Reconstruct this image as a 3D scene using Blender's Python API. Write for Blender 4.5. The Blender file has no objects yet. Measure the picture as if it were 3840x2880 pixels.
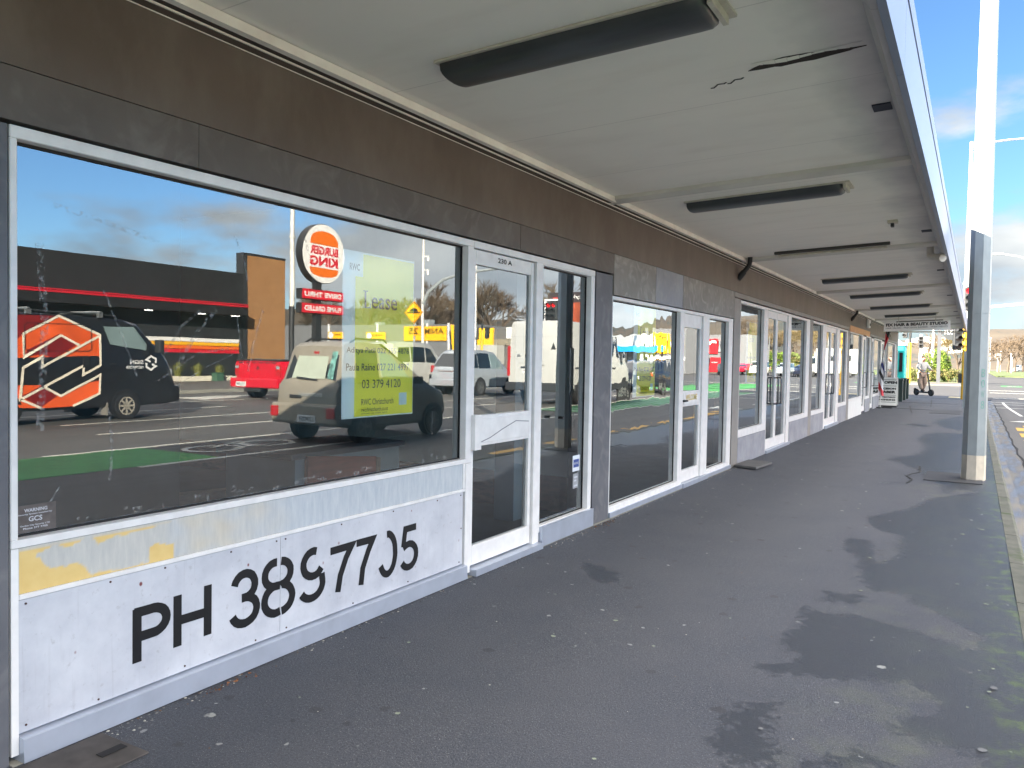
import bpy, bmesh, math, random
from mathutils import Vector, Matrix, noise
random.seed(7)
C = bpy.context.scene.collection
SC = bpy.context.scene
pi = math.pi

# ------------------------------------------------------------------ camera
F_PX = 3000.0 / 3840.0
yaw, pitch, roll = [math.radians(a) for a in (30.04885, -1.80934, 0.97165)]
cd = Vector((-math.sin(yaw)*math.cos(pitch), math.cos(yaw)*math.cos(pitch), math.sin(pitch)))
cr = Vector((math.cos(yaw), math.sin(yaw), 0)); cu = cr.cross(cd)
cr, cu = math.cos(roll)*cr + math.sin(roll)*cu, -math.sin(roll)*cr + math.cos(roll)*cu
cam = bpy.data.cameras.new('camera'); cam.sensor_width = 36; cam.lens = 36*F_PX
cam.clip_start = 0.05; cam.clip_end = 6000
co = bpy.data.objects.new('camera', cam); C.objects.link(co)
co.matrix_world = Matrix(((cr.x, cu.x, -cd.x, 2.966), (cr.y, cu.y, -cd.y, 0), (cr.z, cu.z, -cd.z, 1.5), (0, 0, 0, 1)))
SC.camera = co

# ------------------------------------------------------------------ world, sun, exposure
SUN = Vector((-1.0, -1.25, 0.545)).normalized()
w = bpy.data.worlds.new('World'); SC.world = w; w.use_nodes = True
nt = w.node_tree; N = nt.nodes; L = nt.links
bg = N['Background']; bg.inputs[1].default_value = 0.12
sky = N.new('ShaderNodeTexSky'); sky.sky_type = 'NISHITA'; sky.sun_disc = False
sky.sun_elevation = math.asin(SUN.z); sky.sun_rotation = math.atan2(SUN.x, SUN.y)
sky.air_density = 1.0; sky.dust_density = 0.6; sky.ozone_density = 2.2
tc = N.new('ShaderNodeTexCoord'); sep = N.new('ShaderNodeSeparateXYZ'); L.new(tc.outputs['Generated'], sep.inputs[0])
mp = N.new('ShaderNodeMapping'); mp.inputs['Scale'].default_value = (1, 1, 2.6); mp.inputs['Location'].default_value = (0.35, 0.2, 0.0)
L.new(tc.outputs['Generated'], mp.inputs[0])
nz = N.new('ShaderNodeTexNoise'); nz.inputs['Scale'].default_value = 3.4; nz.inputs['Detail'].default_value = 9; nz.inputs['Roughness'].default_value = 0.55
L.new(mp.outputs[0], nz.inputs['Vector'])
# more cloud towards the horizon
ad = N.new('ShaderNodeMath'); ad.operation = 'MULTIPLY_ADD'; ad.inputs[1].default_value = -0.62; ad.inputs[2].default_value = 0.20
L.new(sep.outputs[2], ad.inputs[0])
sm = N.new('ShaderNodeMath'); sm.operation = 'ADD'; L.new(nz.outputs[0], sm.inputs[0]); L.new(ad.outputs[0], sm.inputs[1])
mr = N.new('ShaderNodeMapRange'); mr.interpolation_type = 'SMOOTHSTEP'; mr.inputs[1].default_value = 0.56; mr.inputs[2].default_value = 0.74
cb = N.new('ShaderNodeValToRGB'); e_ = cb.color_ramp.elements; e_[0].position = 0.0; e_[0].color = (.10,)*3+(1,); e_[1].position = 1.0; e_[1].color = (0,)*3+(1,)
for ps, vv_ in ((.12, .12), (.30, .22), (.57, .24), (.72, .06)): q_ = e_.new(ps); q_.color = (vv_,)*3+(1,)
L.new(sep.outputs[0], cb.inputs[0])
cx = N.new('ShaderNodeMath'); cx.operation = 'ADD'; L.new(cb.outputs[0], cx.inputs[0]); cy = N.new('ShaderNodeMath'); cy.operation = 'SUBTRACT'; cy.inputs[1].default_value = 0.10; L.new(sm.outputs[0], cy.inputs[0]); L.new(cy.outputs[0], cx.inputs[1]); L.new(cx.outputs[0], mr.inputs[0])
nz2 = N.new('ShaderNodeTexNoise'); nz2.inputs['Scale'].default_value = 5; nz2.inputs['Detail'].default_value = 6; L.new(mp.outputs[0], nz2.inputs['Vector'])
crp = N.new('ShaderNodeValToRGB'); crp.color_ramp.elements[0].position = 0.35; crp.color_ramp.elements[1].position = 0.65
crp.color_ramp.elements[0].color = (2.2, 2.5, 2.85, 1); crp.color_ramp.elements[1].color = (4.2, 4.35, 4.4, 1)
L.new(nz2.outputs[0], crp.inputs[0])
mxs = N.new('ShaderNodeMix'); mxs.data_type = 'RGBA'
# sky held dim down the street and brighter over the road, to lift the shade
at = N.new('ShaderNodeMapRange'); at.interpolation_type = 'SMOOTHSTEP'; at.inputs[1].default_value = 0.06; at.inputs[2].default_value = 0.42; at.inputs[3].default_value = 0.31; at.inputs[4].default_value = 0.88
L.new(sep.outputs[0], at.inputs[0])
hi = N.new('ShaderNodeMapRange'); hi.interpolation_type = 'SMOOTHSTEP'; hi.inputs[1].default_value = 0.30; hi.inputs[2].default_value = 0.66; hi.inputs[3].default_value = 0.0; hi.inputs[4].default_value = 4.6  # multiplier for the unseen high sky on the road side, added as fill light
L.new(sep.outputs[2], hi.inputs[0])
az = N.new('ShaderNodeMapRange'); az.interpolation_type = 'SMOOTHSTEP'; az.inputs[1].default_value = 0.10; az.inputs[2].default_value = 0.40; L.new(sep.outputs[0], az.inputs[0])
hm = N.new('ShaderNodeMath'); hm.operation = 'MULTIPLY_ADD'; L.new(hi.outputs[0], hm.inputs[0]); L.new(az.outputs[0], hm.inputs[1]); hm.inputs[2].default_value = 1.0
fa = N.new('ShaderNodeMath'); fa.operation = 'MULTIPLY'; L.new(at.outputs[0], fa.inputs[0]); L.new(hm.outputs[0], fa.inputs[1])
skt = N.new('ShaderNodeMix'); skt.data_type = 'RGBA'; skt.blend_type = 'MULTIPLY'; skt.inputs[0].default_value = 1; skt.inputs[7].default_value = (0.58, 0.78, 1.0, 1); L.new(sky.outputs[0], skt.inputs[6])
L.new(mr.outputs[0], mxs.inputs[0]); L.new(skt.outputs[2], mxs.inputs[6]); L.new(crp.outputs[0], mxs.inputs[7]); 
tn = N.new('ShaderNodeMix'); tn.data_type = 'RGBA'; tn.blend_type = 'MULTIPLY'; tn.inputs[0].default_value = 1; tn.inputs[7].default_value = (1.01, 1.0, 0.97, 1); L.new(mxs.outputs[2], tn.inputs[6])
vm = N.new('ShaderNodeVectorMath'); vm.operation = 'SCALE'; # added pale glow high over the road side, out of view, lighting the shade
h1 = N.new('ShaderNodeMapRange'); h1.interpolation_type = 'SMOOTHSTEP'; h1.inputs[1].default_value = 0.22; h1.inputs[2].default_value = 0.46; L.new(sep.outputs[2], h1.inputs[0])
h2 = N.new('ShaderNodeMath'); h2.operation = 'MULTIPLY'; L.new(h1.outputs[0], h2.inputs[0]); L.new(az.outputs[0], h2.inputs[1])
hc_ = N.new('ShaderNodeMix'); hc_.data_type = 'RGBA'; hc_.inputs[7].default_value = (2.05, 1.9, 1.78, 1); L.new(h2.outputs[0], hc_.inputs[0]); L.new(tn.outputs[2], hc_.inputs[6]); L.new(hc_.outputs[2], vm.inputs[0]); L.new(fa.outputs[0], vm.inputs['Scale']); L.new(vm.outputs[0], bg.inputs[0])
sl = bpy.data.lights.new('sun', 'SUN'); sl.energy = 5.0; sl.angle = math.radians(0.5); sl.color = (1.0, 0.9, 0.76)
so = bpy.data.objects.new('sun', sl); C.objects.link(so); so.location = (-20, -20, 30)
so.rotation_euler = SUN.to_track_quat('Z', 'Y').to_euler()
SC.view_settings.view_transform = 'Standard'; SC.view_settings.look = 'None'
SC.view_settings.exposure = 2.8; SC.view_settings.gamma = 1.0
SC.cycles.max_bounces = 8; SC.cycles.transparent_max_bounces = 12

# ------------------------------------------------------------------ materials
def S(r, g, b):
    f = lambda c: (c/255)/12.92 if c/255 <= 0.04045 else ((c/255+0.055)/1.055)**2.4
    return (f(r), f(g), f(b), 1)
def base_mat(name):
    m = bpy.data.materials.new(name); m.use_nodes = True
    return m, m.node_tree.nodes, m.node_tree.links, m.node_tree.nodes['Principled BSDF']
def coords(n, l, scale=(1, 1, 1)):
    t = n.new('ShaderNodeTexCoord'); g = n.new('ShaderNodeNewGeometry'); mp = n.new('ShaderNodeMapping'); mp.inputs['Scale'].default_value = scale
    l.new(t.outputs['Object'], mp.inputs[0]); return mp.outputs[0]
def noise_n(n, l, vec, sc, det=4, rough=0.55):
    z = n.new('ShaderNodeTexNoise'); z.inputs['Scale'].default_value = sc; z.inputs['Detail'].default_value = det; z.inputs['Roughness'].default_value = rough
    l.new(vec, z.inputs['Vector']); return z.outputs[0]
def ramp(n, l, fac, p0, p1, c0=(0, 0, 0, 1), c1=(1, 1, 1, 1)):
    r = n.new('ShaderNodeValToRGB'); r.color_ramp.elements[0].position = p0; r.color_ramp.elements[1].position = p1
    r.color_ramp.elements[0].color = c0; r.color_ramp.elements[1].color = c1; l.new(fac, r.inputs[0]); return r.outputs[0]
def mixc(n, l, fac, a, b, mode='MIX'):
    x = n.new('ShaderNodeMix'); x.data_type = 'RGBA'; x.blend_type = mode
    for i, v in ((0, fac), (6, a), (7, b)):
        if isinstance(v, (int, float, tuple)): x.inputs[i].default_value = v
        else: l.new(v, x.inputs[i])
    return x.outputs[2]
def bump(n, l, p, h, st, dist=0.01):
    b = n.new('ShaderNodeBump'); b.inputs['Strength'].default_value = st; b.inputs['Distance'].default_value = dist
    l.new(h, b.inputs['Height']); l.new(b.outputs[0], p.inputs['Normal']); return b
MC = {}
def M(name, col, rough=0.5, metal=0, var=0.12, sc=4, st=(1, 1, 1), bp=0.0, bs=60, coat=0, emit=0):
    if name in MC: return MC[name]
    m, n, l, p = base_mat(name)
    v = coords(n, l, st); f = noise_n(n, l, v, sc, 6)
    f2 = ramp(n, l, f, 0.3, 0.7)
    a = tuple(c*(1-var) for c in col[:3]) + (1,); b = tuple(min(1, c*(1+var)) for c in col[:3]) + (1,)
    l.new(mixc(n, l, f2, a, b), p.inputs['Base Color'])
    p.inputs['Roughness'].default_value = rough; p.inputs['Metallic'].default_value = metal; p.inputs['Coat Weight'].default_value = coat
    p.inputs['Coat Roughness'].default_value = 0.05
    if bp: bump(n, l, p, noise_n(n, l, v, bs, 5), bp, 0.004)
    if emit:
        p.inputs['Emission Color'].default_value = col; p.inputs['Emission Strength'].default_value = emit
    MC[name] = m; return m

def glass(name, base, wav=0.0):
    m, n, l, p = base_mat(name); n.remove(p)
    out = n['Material Output']
    tr = n.new('ShaderNodeBsdfTransparent'); tr.inputs[0].default_value = (0.82, 0.91, 0.92, 1)
    gl = n.new('ShaderNodeBsdfGlossy'); gl.inputs['Roughness'].default_value = 0.0; gl.inputs[0].default_value = (0.92, 0.96, 0.98, 1)
    fr = n.new('ShaderNodeFresnel'); fr.inputs[0].default_value = 1.5
    ma = n.new('ShaderNodeMath'); ma.operation = 'MULTIPLY_ADD'; ma.inputs[1].default_value = 1.25; ma.inputs[2].default_value = base; ma.use_clamp = True
    l.new(fr.outputs[0], ma.inputs[0])
    mx = n.new('ShaderNodeMixShader'); l.new(ma.outputs[0], mx.inputs[0]); l.new(tr.outputs[0], mx.inputs[1]); l.new(gl.outputs[0], mx.inputs[2])
    v = coords(n, l, (1, 1, 0.35)); 
    d = n.new('ShaderNodeBsdfDiffuse'); d.inputs[0].default_value = (0.55, 0.55, 0.5, 1)
    w1 = ramp(n, l, noise_n(n, l, v, 5.0, 9, 0.7), 0.5, 0.78)
    v2 = coords(n, l, (1, 7, 0.6)); w2 = ramp(n, l, noise_n(n, l, v2, 7.0, 6, 0.6), 0.6, 0.78)
    s = n.new('ShaderNodeMath'); s.operation = 'ADD'; l.new(w1, s.inputs[0]); l.new(w2, s.inputs[1])
    k = n.new('ShaderNodeMath'); k.operation = 'MULTIPLY'; k.inputs[1].default_value = 0.032; l.new(s.outputs[0], k.inputs[0])
    mx2 = n.new('ShaderNodeMixShader'); l.new(k.outputs[0], mx2.inputs[0]); l.new(mx.outputs[0], mx2.inputs[1]); l.new(d.outputs[0], mx2.inputs[2])
    l.new(mx2.outputs[0], out.inputs[0])
    if wav:
        b = n.new('ShaderNodeBump'); b.inputs['Strength'].default_value = 1.0; b.inputs['Distance'].default_value = wav
        l.new(noise_n(n, l, coords(n, l, (1, 1.6, 0.8)), 3.2, 1, 0.3), b.inputs['Height']); l.new(b.outputs[0], gl.inputs['Normal'])
    return m
def clear_glass():
    m, n, l, p = base_mat('glass inner face'); n.remove(p)
    tr = n.new('ShaderNodeBsdfTransparent'); l.new(tr.outputs[0], n['Material Output'].inputs[0]); return m
GL = glass('shop glass', 0.11, 0.00012); GLW = glass('old wavy shop glass', 0.18, 0.0016); GLF = glass('plate shop glass', 0.17, 0.0004); GLB = clear_glass()

ALU = M('white painted aluminium', S(228, 226, 224), 0.42, 0, 0.08, 9, (1, 1, 1), 0.05, 30)
ALU2 = M('bare brushed aluminium', S(184, 192, 206), 0.30, 0.45, 0.08, 7, (1, 1, 1), 0.10, 6)
DARK = M('dark cavity', S(22, 22, 24), 0.8)
RUB = M('black rubber gasket', S(18, 18, 20), 0.6)
BLACK = M('black vinyl', S(9, 10, 13), 0.55, 0, .5, 30)
WHITE = M('white paint', S(225, 225, 222), 0.5, 0, 0.05)
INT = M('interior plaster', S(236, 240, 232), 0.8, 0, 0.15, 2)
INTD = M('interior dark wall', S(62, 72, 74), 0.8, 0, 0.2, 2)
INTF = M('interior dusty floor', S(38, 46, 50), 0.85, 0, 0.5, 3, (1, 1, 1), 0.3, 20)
WOOD = M('rough timber', S(132, 112, 92), 0.8, 0, 0.35, 3, (8, 1, 8))
BRICK = M('stripped brown wall base', S(96, 62, 44), 0.9, 0, 0.5, 9, (1, 1, 4))
CONC = M('concrete', S(140, 138, 128), 0.85, 0, 0.2, 6, (1, 1, 1), 0.2, 80)

def wall_mat():
    m, n, l, p = base_mat('taupe painted wall')
    v = coords(n, l); f = ramp(n, l, noise_n(n, l, v, 1.3, 8, 0.6), 0.3, 0.7)
    c = mixc(n, l, f, S(86, 75, 66), S(100, 89, 80))
    v2 = coords(n, l, (1, 1.2, 0.6)); g = ramp(n, l, noise_n(n, l, v2, 2.5, 8, 0.65), 0.45, 0.75)
    c = mixc(n, l, mixc(n, l, 1.0, g, (0.45, 0.45, 0.45, 1), 'MULTIPLY'), c, S(124, 116, 106))
    l.new(c, p.inputs['Base Color']); p.inputs['Roughness'].default_value = 0.55
    bump(n, l, p, noise_n(n, l, coords(n, l), 90, 4), 0.12, 0.003)
    return m
WALL = wall_mat()
def panel_mat(name, c0, c1, smear):
    m, n, l, p = base_mat(name)
    v = coords(n, l); f = ramp(n, l, noise_n(n, l, v, 2.2, 9, 0.62), 0.3, 0.7); c = mixc(n, l, f, c0, c1)
    z = n.new('ShaderNodeTexNoise'); z.inputs['Scale'].default_value = 3.2; z.inputs['Detail'].default_value = 5; z.inputs['Distortion'].default_value = 2.6; l.new(v, z.inputs['Vector'])
    g = ramp(n, l, z.outputs[0], 0.5, 0.68)
    c = mixc(n, l, mixc(n, l, 1.0, g, (smear, smear, smear, 1), 'MULTIPLY'), c, S(176, 172, 166))
    l.new(c, p.inputs['Base Color']); p.inputs['Roughness'].default_value = 0.6
    bump(n, l, p, noise_n(n, l, v, 70, 4), 0.1, 0.003); return m
BAND = panel_mat('grey cladding board', S(84, 77, 72), S(98, 91, 85), 0.10)
BAND2 = panel_mat('smeared grey cladding board', S(116, 113, 108), S(142, 138, 132), 0.45)
BAND3 = panel_mat('blue grey cladding board', S(128, 130, 136), S(150, 152, 158), 0.25)
PILA = panel_mat('charcoal pilaster board', S(84, 86, 92), S(106, 106, 110), 0.15)
PILB = panel_mat('warm grey pilaster board', S(128, 124, 120), S(146, 142, 136), 0.1)
RISE = panel_mat('grey riser board', S(128, 130, 138), S(156, 158, 166), 0.3)

def riser_white():
    m, n, l, p = base_mat('scuffed white board')
    v = coords(n, l); f = ramp(n, l, noise_n(n, l, v, 3, 9, 0.65), 0.35, 0.75); c = mixc(n, l, f, S(204, 206, 212), S(172, 175, 184))
    lg = ramp(n, l, noise_n(n, l, v, 26, 6, 0.7), 0.60, 0.70); c = mixc(n, l, mixc(n, l, 1.0, lg, (.45, .45, .45, 1), 'MULTIPLY'), c, S(150, 148, 150))
    vo = n.new('ShaderNodeTexVoronoi'); vo.inputs['Scale'].default_value = 11; l.new(coords(n, l, (1, 1, 0.8)), vo.inputs['Vector'])
    sp = ramp(n, l, vo.outputs['Distance'], 0.06, 0.10, (1, 1, 1, 1), (0, 0, 0, 1))
    k = ramp(n, l, noise_n(n, l, v, 3.5, 3), 0.50, 0.56)
    msk = mixc(n, l, 1.0, sp, k, 'MULTIPLY'); c = mixc(n, l, msk, c, S(120, 62, 62))
    st = ramp(n, l, noise_n(n, l, coords(n, l, (1, 14, 0.7)), 3, 6), 0.6, 0.78)
    c = mixc(n, l, mixc(n, l, 1.0, st, (0.3, 0.3, 0.3, 1), 'MULTIPLY'), c, S(150, 148, 152))
    l.new(c, p.inputs['Base Color']); p.inputs['Roughness'].default_value = 0.38
    return m
RW = riser_white()
def strip_mat():
    m, n, l, p = base_mat('strip board with old yellow paint')
    v = coords(n, l); f = ramp(n, l, noise_n(n, l, coords(n, l, (1, 6, 1)), 6, 9, 0.7), 0.35, 0.7); c = mixc(n, l, f, S(172, 180, 188), S(198, 202, 204))
    at = n.new('ShaderNodeAttribute'); at.attribute_name = 'mask'
    yl = mixc(n, l, noise_n(n, l, v, 14, 6), S(214, 178, 104), S(232, 206, 140))
    c = mixc(n, l, at.outputs['Fac'], c, yl)
    l.new(c, p.inputs['Base Color']); p.inputs['Roughness'].default_value = 0.5; return m
STRIP = strip_mat()
def ceil_mat():
    m, n, l, p = base_mat('old white soffit paint')
    v = coords(n, l); f = ramp(n, l, noise_n(n, l, v, 0.9, 7, 0.6), 0.32, 0.68); c = mixc(n, l, f, S(236, 233, 225), S(244, 239, 230))
    g = ramp(n, l, noise_n(n, l, coords(n, l, (0.6, 2.2, 1)), 2.0, 6), 0.5, 0.75)
    c = mixc(n, l, mixc(n, l, 1.0, g, (0.22, 0.22, 0.22, 1), 'MULTIPLY'), c, S(206, 198, 186))
    jt = n.new('ShaderNodeTexBrick'); jt.offset = 0; jt.inputs['Scale'].default_value = 1; jt.inputs['Brick Width'].default_value = 2.7; jt.inputs['Row Height'].default_value = 1.2; jt.inputs['Mortar Size'].default_value = 0.004; jt.inputs['Color1'].default_value = jt.inputs['Color2'].default_value = (0, 0, 0, 1); jt.inputs['Mortar'].default_value = (.35, .35, .35, 1); l.new(v, jt.inputs['Vector'])
    c = mixc(n, l, jt.outputs[0], c, S(150, 146, 140))
    # uneven blue grey darkening along the outer edge beam
    sx = n.new('ShaderNodeSeparateXYZ'); t = n.new('ShaderNodeTexCoord'); l.new(t.outputs['Object'], sx.inputs[0])
    a = n.new('ShaderNodeMath'); a.operation = 'MULTIPLY_ADD'; l.new(noise_n(n, l, coords(n, l, (1, 0.7, 1)), 2.2, 5), a.inputs[0]); a.inputs[1].default_value = 0.5; l.new(sx.outputs[0], a.inputs[2])
    e = ramp(n, l, a.outputs[0], 0.0, 1.0); r = n.new('ShaderNodeMapRange'); r.inputs[1].default_value = 2.35; r.inputs[2].default_value = 2.75; l.new(a.outputs[0], r.inputs[0])
    k = n.new('ShaderNodeMath'); k.operation = 'MULTIPLY'; k.inputs[1].default_value = 0.55; l.new(r.outputs[0], k.inputs[0])
    c = mixc(n, l, k.outputs[0], c, S(96, 100, 112))
    l.new(c, p.inputs['Base Color']); p.inputs['Roughness'].default_value = 0.6
    bump(n, l, p, noise_n(n, l, coords(n, l), 3, 4), 0.04, 0.02); return m
CEIL = ceil_mat()
def path_mat():
    m, n, l, p = base_mat('footpath asphalt')
    v = coords(n, l)
    fine = noise_n(n, l, v, 95, 5, 0.85); big = ramp(n, l, noise_n(n, l, v, 1.6, 6), 0.3, 0.7)
    c = mixc(n, l, ramp(n, l, fine, 0.36, 0.66), S(39, 43, 51), S(82, 87, 97))
    c = mixc(n, l, ramp(n, l, noise_n(n, l, v, 260, 2, 0.5), 0.66, 0.72), c, S(176, 174, 170))
    c = mixc(n, l, mixc(n, l, 1.0, big, (0.25, 0.25, 0.25, 1), 'MULTIPLY'), c, S(94, 94, 98))
    at = n.new('ShaderNodeAttribute'); at.attribute_name = 'wet'
    wn = n.new('ShaderNodeMath'); wn.operation = 'MULTIPLY_ADD'; l.new(noise_n(n, l, v, 16, 8, 0.7), wn.inputs[0]); wn.inputs[1].default_value = 1.6; l.new(at.outputs['Fac'], wn.inputs[2])
    wet = n.new('ShaderNodeMapRange'); wet.interpolation_type = 'SMOOTHSTEP'; wet.inputs[1].default_value = 1.25; wet.inputs[2].default_value = 1.40; l.new(wn.outputs[0], wet.inputs[0])
    al = n.new('ShaderNodeAttribute'); al.attribute_name = 'algae'
    an = n.new('ShaderNodeMath'); an.operation = 'MULTIPLY'; l.new(ramp(n, l, noise_n(n, l, v, 3.5, 8, 0.65), 0.46, 0.8), an.inputs[0]); l.new(al.outputs['Fac'], an.inputs[1])
    c = mixc(n, l, an.outputs[0], c, S(104, 110, 88))
    dk = mixc(n, l, 1.0, c, (0.29, 0.34, 0.41, 1), 'MULTIPLY')
    c = mixc(n, l, wet.outputs[0], c, dk)
    mo = n.new('ShaderNodeAttribute'); mo.attribute_name = 'moss'
    mn = n.new('ShaderNodeMath'); mn.operation = 'MULTIPLY'; l.new(ramp(n, l, noise_n(n, l, v, 7, 8, 0.7), 0.5, 0.62), mn.inputs[0]); l.new(mo.outputs['Fac'], mn.inputs[1])
    c = mixc(n, l, mn.outputs[0], c, S(74, 92, 42))
    # chewing gum and lichen spots
    for sc, th, cut, col in ((2.6, 0.07, 0.72, S(176, 178, 174)), (5.5, 0.075, 0.74, S(158, 160, 160)), (9.0, 0.07, 0.90, S(186, 188, 184)), (3.3, 0.12, 0.60, S(50, 50, 55)), (4.6, 0.15, 0.70, S(58, 58, 62))):
        vo = n.new('ShaderNodeTexVoronoi'); vo.inputs['Scale'].default_value = sc; vq = n.new('ShaderNodeVectorMath'); vq.operation = 'MULTIPLY_ADD'; nq = n.new('ShaderNodeTexNoise'); nq.inputs['Scale'].default_value = 22; l.new(v, nq.inputs['Vector']); vq.inputs[1].default_value = (.05, .05, .05); l.new(nq.outputs['Color'], vq.inputs[0]); l.new(v, vq.inputs[2]); l.new(vq.outputs[0], vo.inputs['Vector'])
        s = ramp(n, l, vo.outputs['Distance'], th*0.8, th, (1, 1, 1, 1), (0, 0, 0, 1))
        sc_ = n.new('ShaderNodeSeparateColor'); l.new(vo.outputs['Color'], sc_.inputs[0]); k = ramp(n, l, sc_.outputs[0], cut, cut+0.02)
        mk = mixc(n, l, 1.0, s, k, 'MULTIPLY'); c = mixc(n, l, mixc(n, l, 1.0, mk, (0.7, 0.7, 0.7, 1), 'MULTIPLY'), c, col)
    l.new(c, p.inputs['Base Color'])
    rr = n.new('ShaderNodeMapRange'); rr.inputs[3].default_value = 0.8; rr.inputs[4].default_value = 0.42; l.new(wet.outputs[0], rr.inputs[0]); l.new(rr.outputs[0], p.inputs['Roughness'])
    bump(n, l, p, fine, 0.9, 0.008); return m
PATH = path_mat()
def road_mat(name, c0, c1, st=(3, 0.12, 1)):
    m, n, l, p = base_mat(name); v = coords(n, l)
    c = mixc(n, l, ramp(n, l, noise_n(n, l, v, 90, 3, 0.7), 0.3, 0.7), c0, c1)
    g = ramp(n, l, noise_n(n, l, coords(n, l, st), 1.0, 6), 0.42, 0.7)
    c = mixc(n, l, mixc(n, l, 1.0, g, (0.5, 0.5, 0.5, 1), 'MULTIPLY'), c, tuple(x*0.62 for x in c0[:3])+(1,))
    l.new(c, p.inputs['Base Color']); p.inputs['Roughness'].default_value = 0.75
    bump(n, l, p, noise_n(n, l, v, 120, 3), 0.3, 0.004); return m
ROAD = road_mat('road asphalt', S(84, 82, 78), S(112, 109, 104))
FARP = road_mat('far footpath asphalt', S(104, 100, 94), S(122, 118, 110), (1, 1, 1))
PAINT = M('worn road paint', S(222, 220, 206), 0.6, 0, 0.12, 9)
YPAINT = M('yellow road paint', S(214, 168, 70), 0.6, 0, 0.2, 12)
GPAINT = M('green cycle lane paint', S(66, 150, 70), 0.65, 0, 0.2, 5)
def kerb_mat():
    m, n, l, p = base_mat('mossy kerb concrete'); v = coords(n, l)
    c = mixc(n, l, ramp(n, l, noise_n(n, l, v, 5, 8, 0.65), 0.35, 0.7), S(76, 78, 68), S(104, 103, 92))
    c = mixc(n, l, ramp(n, l, noise_n(n, l, v, 2.2, 8, 0.7), 0.54, 0.66), c, S(66, 78, 44))
    l.new(c, p.inputs['Base Color']); p.inputs['Roughness'].default_value = 0.8; bump(n, l, p, noise_n(n, l, v, 60, 4), 0.3, 0.005); return m
KERB = kerb_mat()
def gutter_mat():
    m, n, l, p = base_mat('wet concrete channel'); v = coords(n, l)
    f = ramp(n, l, noise_n(n, l, coords(n, l, (6, 0.8, 1)), 1.6, 6), 0.4, 0.62)
    l.new(mixc(n, l, f, S(88, 90, 98), S(122, 118, 108)), p.inputs['Base Color'])
    r = n.new('ShaderNodeMapRange'); r.inputs[3].default_value = 0.32; r.inputs[4].default_value = 0.75; l.new(f, r.inputs[0]); l.new(r.outputs[0], p.inputs['Roughness'])
    bump(n, l, p, noise_n(n, l, v, 40, 4), 0.15, 0.003); return m
GUT = gutter_mat()
CARG = M('dark car glass', S(24, 30, 34), 0.04, 0, 0.05, 1, coat=1)
CARGL = M('light tinted car glass', S(120, 138, 138), 0.06, 0, 0.1, 1, coat=1)
TYRE = M('tyre rubber', S(34, 34, 35), 0.85, 0, 0.1)
RIM = M('alloy rim', S(176, 176, 172), 0.3, 0.8)
STEEL = M('dusty steel rim', S(170, 164, 150), 0.45, 0.3, 0.2)
PLAST = M('dark grey plastic', S(44, 46, 48), 0.6)
REDL = M('red lamp lens', S(176, 24, 30), 0.15, coat=1)
PLATE = M('white number plate', S(228, 230, 226), 0.5)
GALV = M('galvanised steel', S(154, 161, 162), 0.42, 0.2, 0.10, 9, (1, 1, 0.5), 0.05, 30)
POLEW = M('pale painted pole', S(216, 214, 206), 0.4)
YEL = M('signal yellow paint', S(236, 178, 40), 0.45)

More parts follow.
